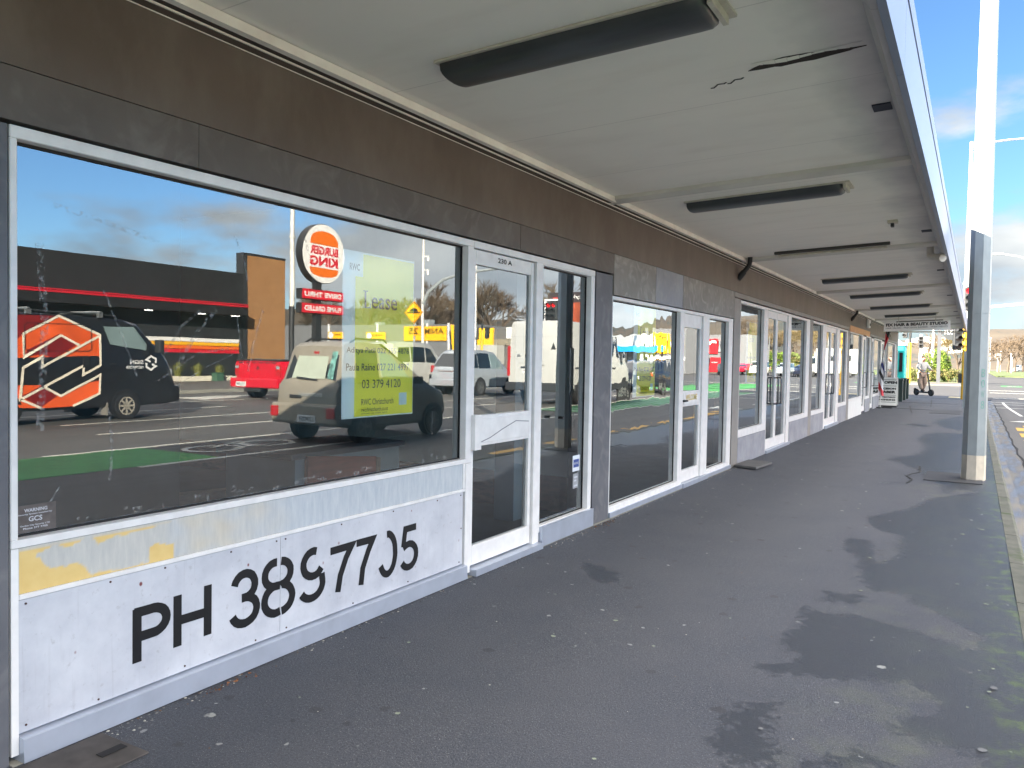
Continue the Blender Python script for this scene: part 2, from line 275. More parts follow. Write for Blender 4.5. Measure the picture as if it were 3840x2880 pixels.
# ------------------------------------------------------------------ mesh helpers
class MB:
    def __init__(s): s.v = []; s.f = []; s.m = []
    def add(s, vs, fs, mi=0):
        o = len(s.v); s.v += [tuple(q) for q in vs]; s.f += [tuple(i+o for i in f) for f in fs]; s.m += [mi]*len(fs); return s
    def box(s, x0, x1, y0, y1, z0, z1, mi=0):
        x0, x1 = sorted((x0, x1)); y0, y1 = sorted((y0, y1)); z0, z1 = sorted((z0, z1))
        vs = [(x, y, z) for z in (z0, z1) for y in (y0, y1) for x in (x0, x1)]
        return s.add(vs, [(0, 2, 3, 1), (4, 5, 7, 6), (0, 1, 5, 4), (2, 6, 7, 3), (0, 4, 6, 2), (1, 3, 7, 5)], mi)
    def prism(s, pts, vec, mi=0):
        """closed polygon (3-D points) swept along vec"""
        n = len(pts); P = [Vector(p) for p in pts]; V = Vector(vec)
        nrm = Vector((0, 0, 0))
        for i in range(n): nrm += P[i].cross(P[(i+1) % n])
        if nrm.dot(V) > 0: P.reverse()
        vs = P + [p+V for p in P]
        return s.add(vs, [tuple(range(n)), tuple(range(2*n-1, n-1, -1))] + [(i, i+n, (i+1) % n+n, (i+1) % n) for i in range(n)], mi)
    def tube(s, path, r, k=8, mi=0, caps=True):
        P = [Vector(p) for p in path]; n = len(P); R = r if isinstance(r, (list, tuple)) else [r]*n
        vs = []; up = None
        for i in range(n):
            d = (P[min(i+1, n-1)]-P[max(i-1, 0)]).normalized()
            if up is None: up = Vector((0, 0, 1)) if abs(d.z) < 0.9 else Vector((1, 0, 0))
            a = d.cross(up).normalized(); b = a.cross(d).normalized(); up = b
            for j in range(k):
                t = 2*pi*(j+0.5)/k; vs.append(P[i]+a*(R[i]*math.cos(t))+b*(R[i]*math.sin(t)))
        fs = [(i*k+j, (i+1)*k+j, (i+1)*k+(j+1) % k, i*k+(j+1) % k) for i in range(n-1) for j in range(k)]
        if caps: fs += [tuple(range(k)), tuple(range(n*k-1, (n-1)*k-1, -1))]
        return s.add(vs, fs, mi)
    def disc(s, c, ax, r, t, k=24, mi=0):
        ax = Vector(ax).normalized(); c = Vector(c); return s.tube([c-ax*t/2, c+ax*t/2], r, k, mi)
    def ring(s, c, ax, r0, r1, t, k=24, mi=0):
        ax = Vector(ax).normalized(); c = Vector(c); a = ax.orthogonal().normalized(); b = ax.cross(a); vs = []
        for j in range(k):
            q = 2*pi*j/k; d = a*math.cos(q)+b*math.sin(q)
            vs += [c+d*r0-ax*t/2, c+d*r1-ax*t/2, c+d*r1+ax*t/2, c+d*r0+ax*t/2]
        fs = []
        for j in range(k):
            o = 4*j; p = 4*((j+1) % k)
            for e in range(4): fs.append((o+e, o+(e+1) % 4, p+(e+1) % 4, p+e))
        return s.add(vs, fs, mi)
    def build(s, name, mats, parent=None, smooth=0):
        me = bpy.data.meshes.new(name); me.from_pydata(s.v, [], s.f)
        for m in (mats if isinstance(mats, (list, tuple)) else [mats]): me.materials.append(m)
        me.polygons.foreach_set('material_index', s.m)
        bm = bmesh.new(); bm.from_mesh(me); bmesh.ops.recalc_face_normals(bm, faces=bm.faces[:])
        if smooth:
            a = math.radians(smooth)
            for f in bm.faces: f.smooth = True
            for e in bm.edges: e.smooth = (len(e.link_faces) == 2 and e.calc_face_angle(0) < a)
        bm.to_mesh(me); bm.free(); me.update()
        o = bpy.data.objects.new(name, me); C.objects.link(o)
        if parent:
            o.parent = parent
        return o
def bev(o, wd=0.004, seg=2):
    b = o.modifiers.new('bevel', 'BEVEL'); b.width = wd; b.segments = seg; b.limit_method = 'ANGLE'; return o
def empty(name, loc=(0, 0, 0), rz=0):
    o = bpy.data.objects.new(name, None); C.objects.link(o); o.location = loc; o.rotation_euler = (0, 0, rz); o.empty_display_size = 0.2; return o
def tag(o, label=None, cat=None, group=None, kind=None):
    if label: o['label'] = label
    if cat: o['category'] = cat
    if group: o['group'] = group
    if kind: o['kind'] = kind
    return o
def struct(name, mb, m, smooth=0): return tag(mb.build(name, m, None, smooth), kind='structure')
def copy_tree(o, parent=None):
    c = o.copy(); C.objects.link(c); c.parent = parent
    for k in ('group',):
        if k in o.keys(): c[k] = o[k]
    for ch in list(o.children): copy_tree(ch, c)
    return c
def text_mb(s, o, u, v, wd=None, ht=None, bold=0.0, lift=None, align='L', mb=None, mi=0):
    """flat lettering fitted into a box: o lower-left corner, u reading direction, v up"""
    cu_ = bpy.data.curves.new('t', 'FONT'); cu_.body = s; cu_.offset = bold; cu_.resolution_u = 3
    ob = bpy.data.objects.new('t', cu_); C.objects.link(ob); bpy.context.view_layer.update()
    me = bpy.data.meshes.new_from_object(ob); bpy.data.objects.remove(ob); bpy.data.curves.remove(cu_)
    xs = [q.co.x for q in me.vertices]; ys = [q.co.y for q in me.vertices]
    x0, x1, y0, y1 = min(xs), max(xs), min(ys), max(ys)
    if ht is None: ht = wd*(y1-y0)/(x1-x0)
    if wd is None: wd = ht*(x1-x0)/(y1-y0)
    o = Vector(o); u = Vector(u).normalized(); v = Vector(v).normalized()
    vs = [o+u*((q.co.x-x0)/(x1-x0)*wd)+v*((q.co.y-y0)/(y1-y0)*ht) for q in me.vertices]
    fs = [tuple(p.vertices) for p in me.polygons]; bpy.data.meshes.remove(me)
    mb = mb or MB(); mb.add(vs, fs, mi); return mb
def stroke(pts, wd):
    """constant width ribbon round a 2-D polyline, as quads"""
    P = [Vector(p) for p in pts]; n = len(P); Lf, Rt = [], []
    for i in range(n):
        d0 = (P[i]-P[i-1]).normalized() if i else (P[1]-P[0]).normalized(); d1 = (P[i+1]-P[i]).normalized() if i < n-1 else d0
        b = (d0+d1); b = b.normalized() if b.length > 1e-6 else d0
        nn = Vector((-b.y, b.x)); k = 1/max(0.35, nn.dot(Vector((-d0.y, d0.x))))
        Lf.append(P[i]+nn*wd/2*k); Rt.append(P[i]-nn*wd/2*k)
    return [(Lf[i], Lf[i+1], Rt[i+1], Rt[i]) for i in range(n-1)]
def arc(cx, cy, rx, ry, a0, a1, n=14): return [(cx+rx*math.cos(math.radians(a0+(a1-a0)*i/n)), cy+ry*math.sin(math.radians(a0+(a1-a0)*i/n))) for i in range(n+1)]
def pip(p, poly):
    x, y = p; c = False; n = len(poly)
    for i in range(n):
        x0, y0 = poly[i]; x1, y1 = poly[i-1]
        if (y0 > y) != (y1 > y) and x < (x1-x0)*(y-y0)/(y1-y0)+x0: c = not c
    return c
def sdf(p, poly):
    d = 1e9; q = Vector(p); n = len(poly)
    for i in range(n):
        a = Vector(poly[i-1]); b = Vector(poly[i]); ab = b-a; t = max(0, min(1, (q-a).dot(ab)/max(1e-9, ab.dot(ab)))); d = min(d, (q-a-ab*t).length)
    return d if pip(p, poly) else -d

# ================================================================== SETTING
ZR = -0.13
KX0, KX1 = 3.24, 3.36
mb = MB(); mb.box(-900, 1500, -400, 2500, -0.6, -0.17); struct('ground', mb, M('dry ground', S(112, 106, 84), 0.9, 0, 0.2, 0.05))
# footpath with painted-in stain masks (water, algae, moss) on a dense grid
WET = [
 [(2.09,5.19),(2.22,5.1),(2.39,5.16),(2.61,5.09),(2.78,4.99),(2.95,4.88),(3.19,4.93),(3.17,4.0),(3.02,3.93),(2.87,4.02),(2.77,4.21),(2.56,4.09),(2.39,4.01),(2.31,4.02),(2.25,3.96),(2.15,3.92),(2.07,4.0),(2.11,4.09),(2.21,4.14),(2.22,4.22),(2.09,4.44),(2.08,4.63),(2.14,4.82),(2.09,4.98)],
 [(2.04,7.41),(2.23,7.47),(2.3,7.07),(2.38,6.66),(2.48,6.95),(2.43,7.89),(3.2,8.43),(3.24,6.68),(3.22,5.65),(3.08,5.31),(2.87,5.42),(2.65,5.63),(2.6,5.82),(2.42,5.75),(2.33,5.99),(2.22,6.5),(2.21,6.71),(2.08,6.92)],
 [(2.11,3.52),(2.21,3.63),(2.28,3.62),(2.24,3.54),(2.28,3.42),(2.3,3.26),(2.36,3.18),(2.35,3.01),(2.22,2.94),(2.18,3.03),(2.08,3.09),(2.07,3.12),(2.12,3.26),(2.06,3.31),(2.12,3.42)],
 [(2.71,3.7),(2.8,3.82),(2.94,3.83),(3.07,3.81),(3.2,3.9),(3.2,2.4),(3.02,2.9),(3.02,3.53),(2.99,3.62),(2.81,3.55),(2.74,3.58)],
 [(2.52,3.23),(2.63,3.37),(2.72,3.31),(2.75,3.27),(2.39,3.0)],
 [(2.15,5.59),(2.39,5.63),(2.41,5.59),(2.38,5.34),(2.27,5.38),(2.16,5.32)],
 [(1.95,18.15),(2.0,19.11),(2.12,20.22),(2.43,20.48),(3.2,20.79),(3.21,13.87),(2.52,13.05),(2.34,12.63),(2.13,13.21),(1.97,13.73),(1.7,14.14),(1.81,14.22),(2.12,14.94),(2.21,16.29),(2.08,17.69)],
 [(1.33,23.02),(1.7,23.36),(2.11,22.15),(1.79,21.66)],
 [(2.08,8.55),(2.2,8.84),(2.43,9.45),(2.56,10.22),(2.94,10.86),(3.22,11.07),(3.23,8.95),(3.22,7.38),(2.58,6.95),(2.42,7.8),(2.22,7.95),(2.12,8.24)],
 [(2.7,27.9),(2.08,24.98),(2.02,23.89),(2.28,22.29),(2.87,20.86),(3.2,21.51),(3.23,28.4)],
 [(1.97,11.21),(2.16,11.24),(1.99,11.12)],
 [(0.47,5.42),(0.71,5.31),(0.9,5.13),(0.88,4.98),(0.75,4.98),(0.59,5.17)],
 [(2.3,13.0),(2.9,13.6),(3.2,13.9),(3.2,11.0),(2.7,11.2),(2.45,11.9)]]
BB = [(min(p[0] for p in q)-.2, max(p[0] for p in q)+.2, min(p[1] for p in q)-.3, max(p[1] for p in q)+.3) for q in WET]
DRY = [[(2.36,5.16),(2.5,5.78),(2.63,5.62),(2.74,5.38),(3.02,5.15),(2.98,4.88),(2.75,5.02),(2.42,5.10)], [(2.15,3.9),(2.4,3.98),(2.75,4.1),(2.88,3.95),(2.68,3.72),(2.5,3.55),(2.3,3.35),(2.2,3.7)], [(2.55,3.5),(2.8,3.58),(3.02,3.5),(2.95,3.15),(2.6,3.2)], [(2.40,6.7),(2.5,6.95),(2.62,6.85),(2.5,6.55)], [(2.6,8.4),(2.75,9.4),(2.9,9.0),(2.75,8.2)], [(2.6,10.1),(2.9,11.3),(3.05,10.6)], [(2.5,12.9),(2.9,14.2),(3.0,13.2)], [(2.6,16.2),(2.9,16.6),(2.9,15.8)], [(2.5,20.6),(3.0,21.6),(3.0,20.6)]]
def wet_at(x, y):
    v = max(0.0, min(0.78, (x-2.52+0.30*noise.noise((x*.9, y*.55, 8))+0.12*noise.noise((x*3, y*1.6, 2)))/0.30*0.78)) if y < 31 else 0.0
    for q in DRY:
        if abs(q[0][0]-x) < 1 and abs(q[0][1]-y) < 2.5: d = sdf((x, y), q)+.04*noise.noise((x*6, y*3, 1)); v *= 1-min(1, max(0, .5+d/.10*.5))
    for q, b in zip(WET, BB):
        if b[0] < x < b[1] and b[2] < y < b[3]:
            d = sdf((x, y), q); sc = 0.15*(1+max(0, y-6)*0.08); v = max(v, min(1, max(0, 0.5+d/sc*0.5)))
    return v
xs = [i*(KX0+0.06)/110 - 0.06 for i in range(111)]; xs[-1] = KX0
ys = []; y = -6.0
while y < 2.6: ys.append(y); y += 0.4
while y < 9: ys.append(y); y += 0.03
while y < 30: ys.append(y); y += 0.03*(y/9)**1.3
while y < 46.0: ys.append(y); y += 0.5
ys.append(46.0)
vs, fs, aw, aa, am = [], [], [], [], []
for y in ys:
    for x in xs:
        h = 0.004*noise.noise((x*1.4, y*0.9, 0)); vs.append((x, y, h))
        aw.append(wet_at(x, y) if y > 2.3 else 0.0)
        aa.append(max(0, min(1, (x-2.15+0.35*noise.noise((x*1.1, y*0.8, 3)))/0.75)) * (0.75 if y < 16 else 0.4))
        am.append(max(0, min(1, (x-3.02+0.10*noise.noise((x*3, y*2.2, 5)))/0.2)))
nx = len(xs)
for j in range(len(ys)-1):
    for i in range(nx-1): fs.append((j*nx+i, j*nx+i+1, (j+1)*nx+i+1, (j+1)*nx+i))
me = bpy.data.meshes.new('footpath'); me.from_pydata(vs, [], fs); me.materials.append(PATH)
for nm, arr in (('wet', aw), ('algae', aa), ('moss', am)):
    a = me.attributes.new(nm, 'FLOAT', 'POINT'); a.data.foreach_set('value', arr)
for p in me.polygons: p.use_smooth = True
fp = bpy.data.objects.new('footpath', me); C.objects.link(fp); tag(fp, kind='structure')
mb = MB()
y = -6.0; k = 0
while y < 43.4:
    mb.prism([(KX0, y, 0.004), (KX1-0.03, y, 0.0), (KX1-0.005, y, -0.02), (KX1+0.015, y, ZR), (KX1+0.015, y, -0.3), (KX0, y, -0.3)], (0, 1.19, 0)); y += 1.2; k += 1
struct('kerb', mb, KERB)
mb = MB(); mb.prism([(KX1+0.016, -6, ZR-0.012), (KX1+0.12, -6, ZR-0.016), (KX1+0.34, -6, ZR+0.004), (KX1+0.34, -6, -0.3), (KX1+0.016, -6, -0.3)], (0, 51, 0)); struct('gutter', mb, GUT)
mb = MB(); mb.box(KX1+0.341, 24.6, -40, 46, -0.3, ZR); struct('road', mb, ROAD)
mb = MB(); mb.box(-80, 120, 46.001, 75, -0.3, ZR); mb.box(3.6, 30, 75.001, 420, -0.3, ZR); struct('cross_street', mb, road_mat('crossing asphalt', S(68, 68, 67), S(90, 88, 85), (0.2, 1.5, 1)))
mb = MB(); mb.box(24.6, 24.8, -40, 45, -0.3, 0.0); struct('far_kerb', mb, CONC)
mb = MB(); mb.box(24.8, 33.6, -40, 45, -0.3, -0.004); struct('far_footpath', mb, FARP)
mb = MB(); mb.box(-60, 3.4, 75.2, 84, -0.3, 0.0); struct('corner_footpath', mb, FARP)
mb = MB(); mb.box(6, 22, 150, 330, -0.3, 0.02); mb.box(-60, 2.6, 84.2, 200, -0.3, 0.03); struct('grass_verge', mb, M('winter grass', S(92, 104, 58), 0.9, 0, 0.35, 0.6, (1, 1, 1), 0.2, 30))
# painted markings on the road
mk = MB(); zt = ZR+0.004
def line(x0, x1, y0, y1, m=mk): m.box(x0, x1, y0, y1, zt-0.003, zt)
def dash(x, w_, y0, y1, on, off):
    y = y0
    while y < y1: line(x-w_/2, x+w_/2, y, min(y+on, y1)); y += on+off
line(9.2, 9.32, 7.0, 44); line(7.09, 7.21, 7.15, 44); dash(11.8, 0.12, 2.0, 44, 3.0, 4.5) ; line(11.74, 11.86, 12.5, 44)
line(14.1, 14.22, 10.2, 44); dash(17.0, 0.12, 5, 44, 12.0, 3.0); line(19.75, 19.87, 4, 44); line(21.9, 22.2, 8, 44)
mk.prism([(20.4, 19, zt-.003), (21.6, 22.5, zt-.003), (21.9, 19, zt-.003)], (0, 0, .003))
for i in range(5): line(3.62, 9.2, 37.2+i*0.0, 37.32) if i == 0 else None
line(3.62, 9.2, 43.0, 43.14); line(3.62, 9.2, 40.6, 40.72)
for i in range(12):
    t = i/11; x = 4.35-0.25*math.sin(t*1.6); y0 = 31.5+t*10.5; mk.prism([(x-.05, y0, zt-.003), (x+.05, y0, zt-.003), (4.35-0.25*math.sin((t+1/11)*1.6)+.05, y0+.96, zt-.003), (4.35-0.25*math.sin((t+1/11)*1.6)-.05, y0+.96, zt-.003)], (0, 0, .003))
mk.prism([(3.9, 28.2, zt-.003), (5.1, 27.8, zt-.003), (5.1, 29.8, zt-.003)], (0, 0, .003))
for y in (48.6, 58.3, 64.0): mk.box(3.8, 24, y, y+0.25, zt-.003, zt)
mk.prism([(5.2, 78, zt-.003), (6.2, 82, zt-.003), (6.3, 82, zt-.003), (5.3, 78, zt-.003)], (0, 0, .003))
# bike symbol and arrow in the cycle lane
for c0 in (9.3, 10.5):
    for q in stroke(arc(8.2, c0, 0.42, 0.5, 0, 360, 18), 0.10): mk.prism([(p[0], p[1], zt-.001) for p in q], (0, 0, .003))
for a, b in (((7.9, 9.45), (8.1, 10.15)), ((8.1, 10.15), (8.6, 9.95)), ((8.3, 9.35), (8.6, 10.05)), ((8.6, 9.95), (8.75, 10.35))):
    for q in stroke([a, b], 0.09): mk.prism([(p[0], p[1], zt+.002) for p in q], (0, 0, .003))
struct('lane_markings', mk, PAINT)
gr = MB(); gr.box(7.215, 9.195, -10, 8.6, zt-.003, zt); gr.box(9.195, 14, 44.3, 62, zt-.003, zt); gr.box(7.22, 9.19, 22.5, 44, zt-.003, zt); gr.box(4.9, 6.4, 78, 81.5, zt-.003, zt)
struct('cycle_lane', gr, GPAINT)
gb = MB()
for i in range(18): gb.box(7.4, 9.0, 22.8+i*1.15, 23.3+i*1.15, zt+.0015, zt+.004)
struct('cycle_lane_bars', gb, M('pale green paint', S(150, 190, 160), 0.6))
yl = MB()
for i in range(9): yl.box(3.95, 4.15, 24.2-i*2.1, 25.4-i*2.1, zt-.003, zt)
for i in range(3): yl.box(4.15, 4.4, 25.9-i*1.0, 26.4-i*1.0, zt-.003, zt)
struct('yellow_kerb_dashes', yl, YPAINT)
tp = MB(); tp.box(1.9, 2.75, 43.2, 44.6, 0.005, 0.012); struct('tactile_paving', tp, M('sandy tactile tiles', S(190, 176, 140), 0.8))
# patch of newer asphalt round the street pole, cracked slab joints
pt = MB(); pt.box(2.42, 3.09, 11.75, 12.75, 0.004, 0.010); pt.box(1.75, 2.6, 28.5, 31.0, 0.004, 0.009); struct('asphalt_patch', pt, M('newer asphalt', S(58, 60, 64), 0.8, 0, 0.15, 20, (1, 1, 1), 0.3, 120))
ck = MB()
for a in ([(2.26, 11.3), (2.3, 11.7), (2.2, 12.1), (2.33, 12.6), (2.3, 13.3)], [(1.35, 40), (1.6, 33)], [(0.9, 33), (1.3, 28)], [(0.4, 36), (2.4, 36)], [(0.6, 30.8), (2.9, 30.2)], [(0.5, 42), (2.8, 41.6)]):
    P = []
    for (x0, y0), (x1, y1) in zip(a, a[1:]):
        for i in range(6): P.append((x0+(x1-x0)*i/6+random.uniform(-.012, .012), y0+(y1-y0)*i/6))
    P.append(a[-1])
    for q in stroke(P, 0.022): ck.prism([(p[0], p[1], 0.003) for p in q], (0, 0, .004))
struct('footpath_cracks', ck, M('crack shadow filler', S(38, 38, 38), 0.9))
rc = MB(); P = [(KX1+0.36+0.02*math.sin(i*1.7)+random.uniform(-.012, .012), 5+i*0.6) for i in range(60)]
for q in stroke(P, 0.03): rc.prism([(p[0], p[1], ZR+.005) for p in q], (0, 0, .003))
struct('road_crack', rc, MC['crack shadow filler'])
# hills
def hill_h(x):
    K = [(-700, 30), (-250, 22), (-47, 24), (-30, 27), (11, 34), (36, 34), (110, 46), (178, 50), (205, 48), (228, 42), (258, 48), (270, 50), (312, 40), (336, 39), (480, 48), (620, 62), (800, 66), (1300, 60)]
    for (a, ha), (b, hb) in zip(K, K[1:]):
        if a <= x <= b: t = (x-a)/(b-a); t = t*t*(3-2*t); return ha+(hb-ha)*t
    return 20
vs, fs = [], []; NX, NY = 160, 26
for j in range(NY):
    t = j/(NY-1); y = 560+420*t
    for i in range(NX):
        x = -700+2000*i/(NX-1); sc = y/800
        pr = math.sin(min(1, t/0.57)*pi/2)**1.3 if t < 0.57 else max(0.0, 1-(t-0.57)*0.5)
        vs.append((x, y, -1+(hill_h(x/sc)*sc+2.2*noise.noise((x*.02, y*.02, 0)))*pr + 3*noise.noise((x*.008, y*.012, 4))*pr))
for j in range(NY-1):
    for i in range(NX-1): fs.append((j*NX+i, j*NX+i+1, (j+1)*NX+i+1, (j+1)*NX+i))
def hill_mat():
    m, n, l, p = base_mat('tussock hillside'); v = coords(n, l)
    c = mixc(n, l, ramp(n, l, noise_n(n, l, v, 0.02, 8, 0.6), 0.35, 0.65), S(92, 83, 68), S(78, 68, 56))
    c = mixc(n, l, ramp(n, l, noise_n(n, l, coords(n, l, (1, 0.5, 2)), 0.03, 9, 0.75), 0.52, 0.60), c, S(50, 58, 56))
    l.new(c, p.inputs['Base Color']); p.inputs['Roughness'].default_value = 0.95; return m
mb = MB(); mb.add(vs, fs); struct('hills', mb, hill_mat(), 180)

# ================================================================== SHOP BUILDING
B = tag(empty('shop_building', (0, 0, 0)), 'long grey single storey row of shops with deep canopy over the footpath', 'building')
def part(name, mb, m, parent=B, smooth=0): return mb.build(name, m, parent, smooth)
def bbox_part(name, bx, m, parent=B, bv=0.0):
    mb = MB(); mb.box(*bx); o = part(name, mb, m, parent)
    if bv: bev(o, bv)
    return o
YE = 38.6
part('wall', MB().box(-0.30, 0.012, -14, YE, 2.4995, 3.6), WALL)
hb = MB(); hb.box(-0.25, 0.010, -14, 2.35, 2.309, 2.4965); hb.box(-0.25, 0.009, 2.353, 5.2, 2.309, 2.4965); hb.box(-0.25, 0.010, 5.203, 6.985, 2.309, 2.4965)
part('header_board', hb, BAND)
part('header_board', MB().box(-0.25, 0.010, 6.99, 8.12, 2.118, 2.4965), BAND2)
part('header_board', MB().box(-0.25, 0.012, 8.123, 8.78, 2.118, 2.4965), BAND3)
part('header_board', MB().box(-0.25, 0.010, 8.785, 9.03, 2.118, 2.4965), BAND3)
part('header_board', MB().box(-0.25, 0.012, 9.033, 11.31, 2.118, 2.4965), BAND2)
hb = MB(); hb.box(-0.25, 0.008, 11.345, 17.3, 2.425, 2.4965); hb.box(-0.25, 0.009, 17.303, 23.2, 2.425, 2.4965); hb.box(-0.25, 0.008, 28.1, YE, 2.425, 2.4965); part('header_board', hb, PILB)
part('header_board', MB().box(-0.25, 0.014, 23.3, 28.0, 2.40, 2.56), M('orange brown name board', S(206, 150, 96), 0.6))
part('cavity_lining', MB().box(-0.29, -0.10, -14, YE, 2.31, 2.49).box(-0.29, -0.13, 6.99, 11.33, 2.115, 2.31), DARK)
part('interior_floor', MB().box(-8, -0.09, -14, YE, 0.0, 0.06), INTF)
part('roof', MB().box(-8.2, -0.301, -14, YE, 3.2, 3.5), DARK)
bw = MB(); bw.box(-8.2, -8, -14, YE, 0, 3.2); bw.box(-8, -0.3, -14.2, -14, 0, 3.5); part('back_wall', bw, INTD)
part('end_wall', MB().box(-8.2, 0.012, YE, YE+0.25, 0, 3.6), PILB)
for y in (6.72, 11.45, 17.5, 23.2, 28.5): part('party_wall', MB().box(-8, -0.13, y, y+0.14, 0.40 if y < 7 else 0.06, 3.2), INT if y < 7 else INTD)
part('wall_base', MB().box(-8, -0.13, 6.73, 6.85, 0.06, 0.398), BRICK)
part('column', MB().box(-0.74, -0.54, 6.12, 6.30, 0.06, 3.2), M('blue grey column', S(104, 120, 128), 0.7))
part('partition', MB().box(-3.2, -3.05, -2, 4.6, 0.06, 3.2), INTD)
# front wall nearer than the first window
part('pilaster', MB().box(-0.25, 0.0, -14, 1.558, 0.0, 2.295), PILA)
part('pilaster', MB().box(-0.25, 0.002, 6.605, 6.975, 0.0, 2.293), PILA)
part('pilaster', MB().box(-0.25, 0.004, 11.35, 11.70, 0.0, 2.415), PILB)
part('pilaster', MB().box(-0.25, 0.004, 17.36, 17.68, 0.0, 2.415), PILB)
part('pilaster', MB().box(-0.25, 0.004, 22.99, 23.40, 0.0, 2.415), PILB)
for a, b in ((28.42, 28.58), (34.0, 34.4), (37.9, YE-.005)): part('pilaster', MB().box(-0.25, 0.003, a, b, 0.0, 2.415), PILB)
XG = -0.055
def window(y0, y1, z0, z1, fl=.03, fr=.07, ft=.04, fb=.03, gm=GL, fm=ALU, xf=0.0, part_name='window'):
    mb = MB(); xb = -0.10
    mb.box(xb, xf, y0, y1, z1-ft, z1); mb.box(xb, xf, y0, y1, z0, z0+fb); mb.box(xb, xf, y0, y0+fl, z0+fb, z1-ft); mb.box(xb, xf, y1-fr, y1, z0+fb, z1-ft)
    o = part(part_name, mb, fm); bev(o, 0.003, 1)
    g = MB(); ya, yb, za, zb = y0+fl, y1-fr, z0+fb, z1-ft
    g.box(XG-.006, XG, ya+.009, yb-.009, za+.009, zb-.009, 1)
    # front face keeps the reflective coating
    g.m[-1] = 0
    pn = part('pane', g, [gm, GLB], o)
    r = MB(); r.box(XG-.004, XG+.007, ya, yb, zb-.010, zb); r.box(XG-.004, XG+.007, ya, yb, za, za+.008); r.box(XG-.004, XG+.007, ya, ya+.008, za+.008, zb-.010); r.box(XG-.004, XG+.007, yb-.008, yb, za+.008, zb-.010)
    part('gasket', r, RUB, o); return o
def door(y0, y1, z1, zmid=None, bot=0.20, top=0.10, st=.045, gm=GL, x=-0.02, handle=None, fm=ALU):
    mb = MB(); xb, xf = x-.045, x
    mb.box(xb, xf, y0, y0+st, .06, z1); mb.box(xb, xf, y1-st, y1, .06, z1); mb.box(xb, xf, y0+st, y1-st, z1-top, z1); mb.box(xb, xf, y0+st, y1-st, .06, bot)
    zs = [(bot, z1-top)]
    if zmid: mb.box(xb, xf, y0+st, y1-st, zmid[0], zmid[1]); mb.box(xf-.001, xf+.006, y0+st+.01, y1-st-.01, zmid[0]+.02, zmid[1]-.02); zs = [(bot, zmid[0]), (zmid[1], z1-top)]
    o = part('door', mb, fm); bev(o, 0.003, 1)
    for a, b in zs:
        g = MB(); g.box(x-.028, x-.022, y0+st, y1-st, a, b, 1); g.m[-1] = 0; part('pane', g, [gm, GLB], o)
    if handle == 'box':
        part('handle', MB().box(xf+.001, xf+.05, y0-.015, y0+.065, .87, 1.11), ALU, o)
    elif handle:
        for yy in [handle]:
            h = MB(); h.tube([(xf, yy, 0.80), (xf+.06, yy, 0.80), (xf+.07, yy, 0.83), (xf+.07, yy, 1.22), (xf+.06, yy, 1.25), (xf, yy, 1.25)], 0.014, 8); part('handle', h, M('dull steel handle', S(96, 98, 102), 0.3, 0.7), o, 60)
    return o
# --- shop with the phone number board
window(1.567, 4.585, 0.785, 2.297, .026, .07, .045, .03)
st = MB(); nyy, nzz = 260, 20; v_, f_, msk = [], [], []
YEL_P = [(1.598,0.775),(2.23,0.775),(2.251,0.74),(2.245,0.671),(2.248,0.613),(1.598,0.613)]
WHT_P = [(1.656,0.746),(1.696,0.76),(1.736,0.772),(1.773,0.752),(1.82,0.765),(1.84,0.775),(1.86,0.79),(1.879,0.768),(1.899,0.742),(1.93,0.75),(1.97,0.762),(2.034,0.758),(2.156,0.768),(2.26,0.775),(2.26,0.722),(2.239,0.678),(2.16,0.692),(2.128,0.689),(2.123,0.624),(1.992,0.622),(1.904,0.632),(1.874,0.624),(1.84,0.67),(1.811,0.688),(1.736,0.683),(1.687,0.703),(1.678,0.732)]
for j in range(nzz+1):
    for i in range(nyy+1):
        y = 1.594+(4.515-1.594)*(i/nyy)**1.5; z = .616+(.784-.616)*j/nzz; v_.append((-0.006, y, z))
        a = sdf((y, z), YEL_P); b = sdf((y, z), WHT_P)+.006*noise.noise((y*40, z*40, 0)); msk.append(max(max(0, min(1, min(a, -b)/.004+.5)) if y < 2.4 else 0.0, .38*max(0, min(1, (3.0-y)/.5))*max(0, min(1, (y-2.22)/.05))*(.6+.6*noise.noise((y*9, z*14, 2))), .18*max(0, min(1, (2.3-y)/.1))))
for j in range(nzz):
    for i in range(nyy): q = j*(nyy+1)+i; f_.append((q, q+1, q+nyy+2, q+nyy+1))
st.add(v_, f_); so_ = part('strip_board', st, STRIP); a_ = so_.data.attributes.new('mask', 'FLOAT', 'POINT'); a_.data.foreach_set('value', msk)
part('strip_board_backing', MB().box(-.09, -.008, 1.594, 4.515, .60, .784), DARK)
bev(part('rail', MB().box(-.09, 0.002, 1.594, 4.515, .595, .615), ALU), .003, 1)
bev(part('side_trim', MB().box(-.05, 0.0005, 4.492, 4.515, .616, .784), ALU), .002, 1)
rb1 = part('riser_board', MB().box(-.06, -.004, 1.594, 2.8555, .105, .594), RW); rb2 = part('riser_board', MB().box(-.06, -.005, 2.859, 4.498, .105, .594), RW)
part('jamb', MB().box(-.10, 0.0, 1.567, 1.593, 0.03, .784), ALU); part('jamb', MB().box(-.10, 0.003, 4.516, 4.585, .03, .784), ALU)
kk = MB(); kk.prism([(-.05, 1.594, .102), (.024, 1.594, .094), (.028, 1.594, .09), (.034, 1.594, .006), (-.05, 1.594, .006)], (0, 2.92, 0)); part('kick_plate', kk, ALU2)
part('footing', MB().box(-.12, .022, 1.56, 11.3, -.05, .006), CONC)
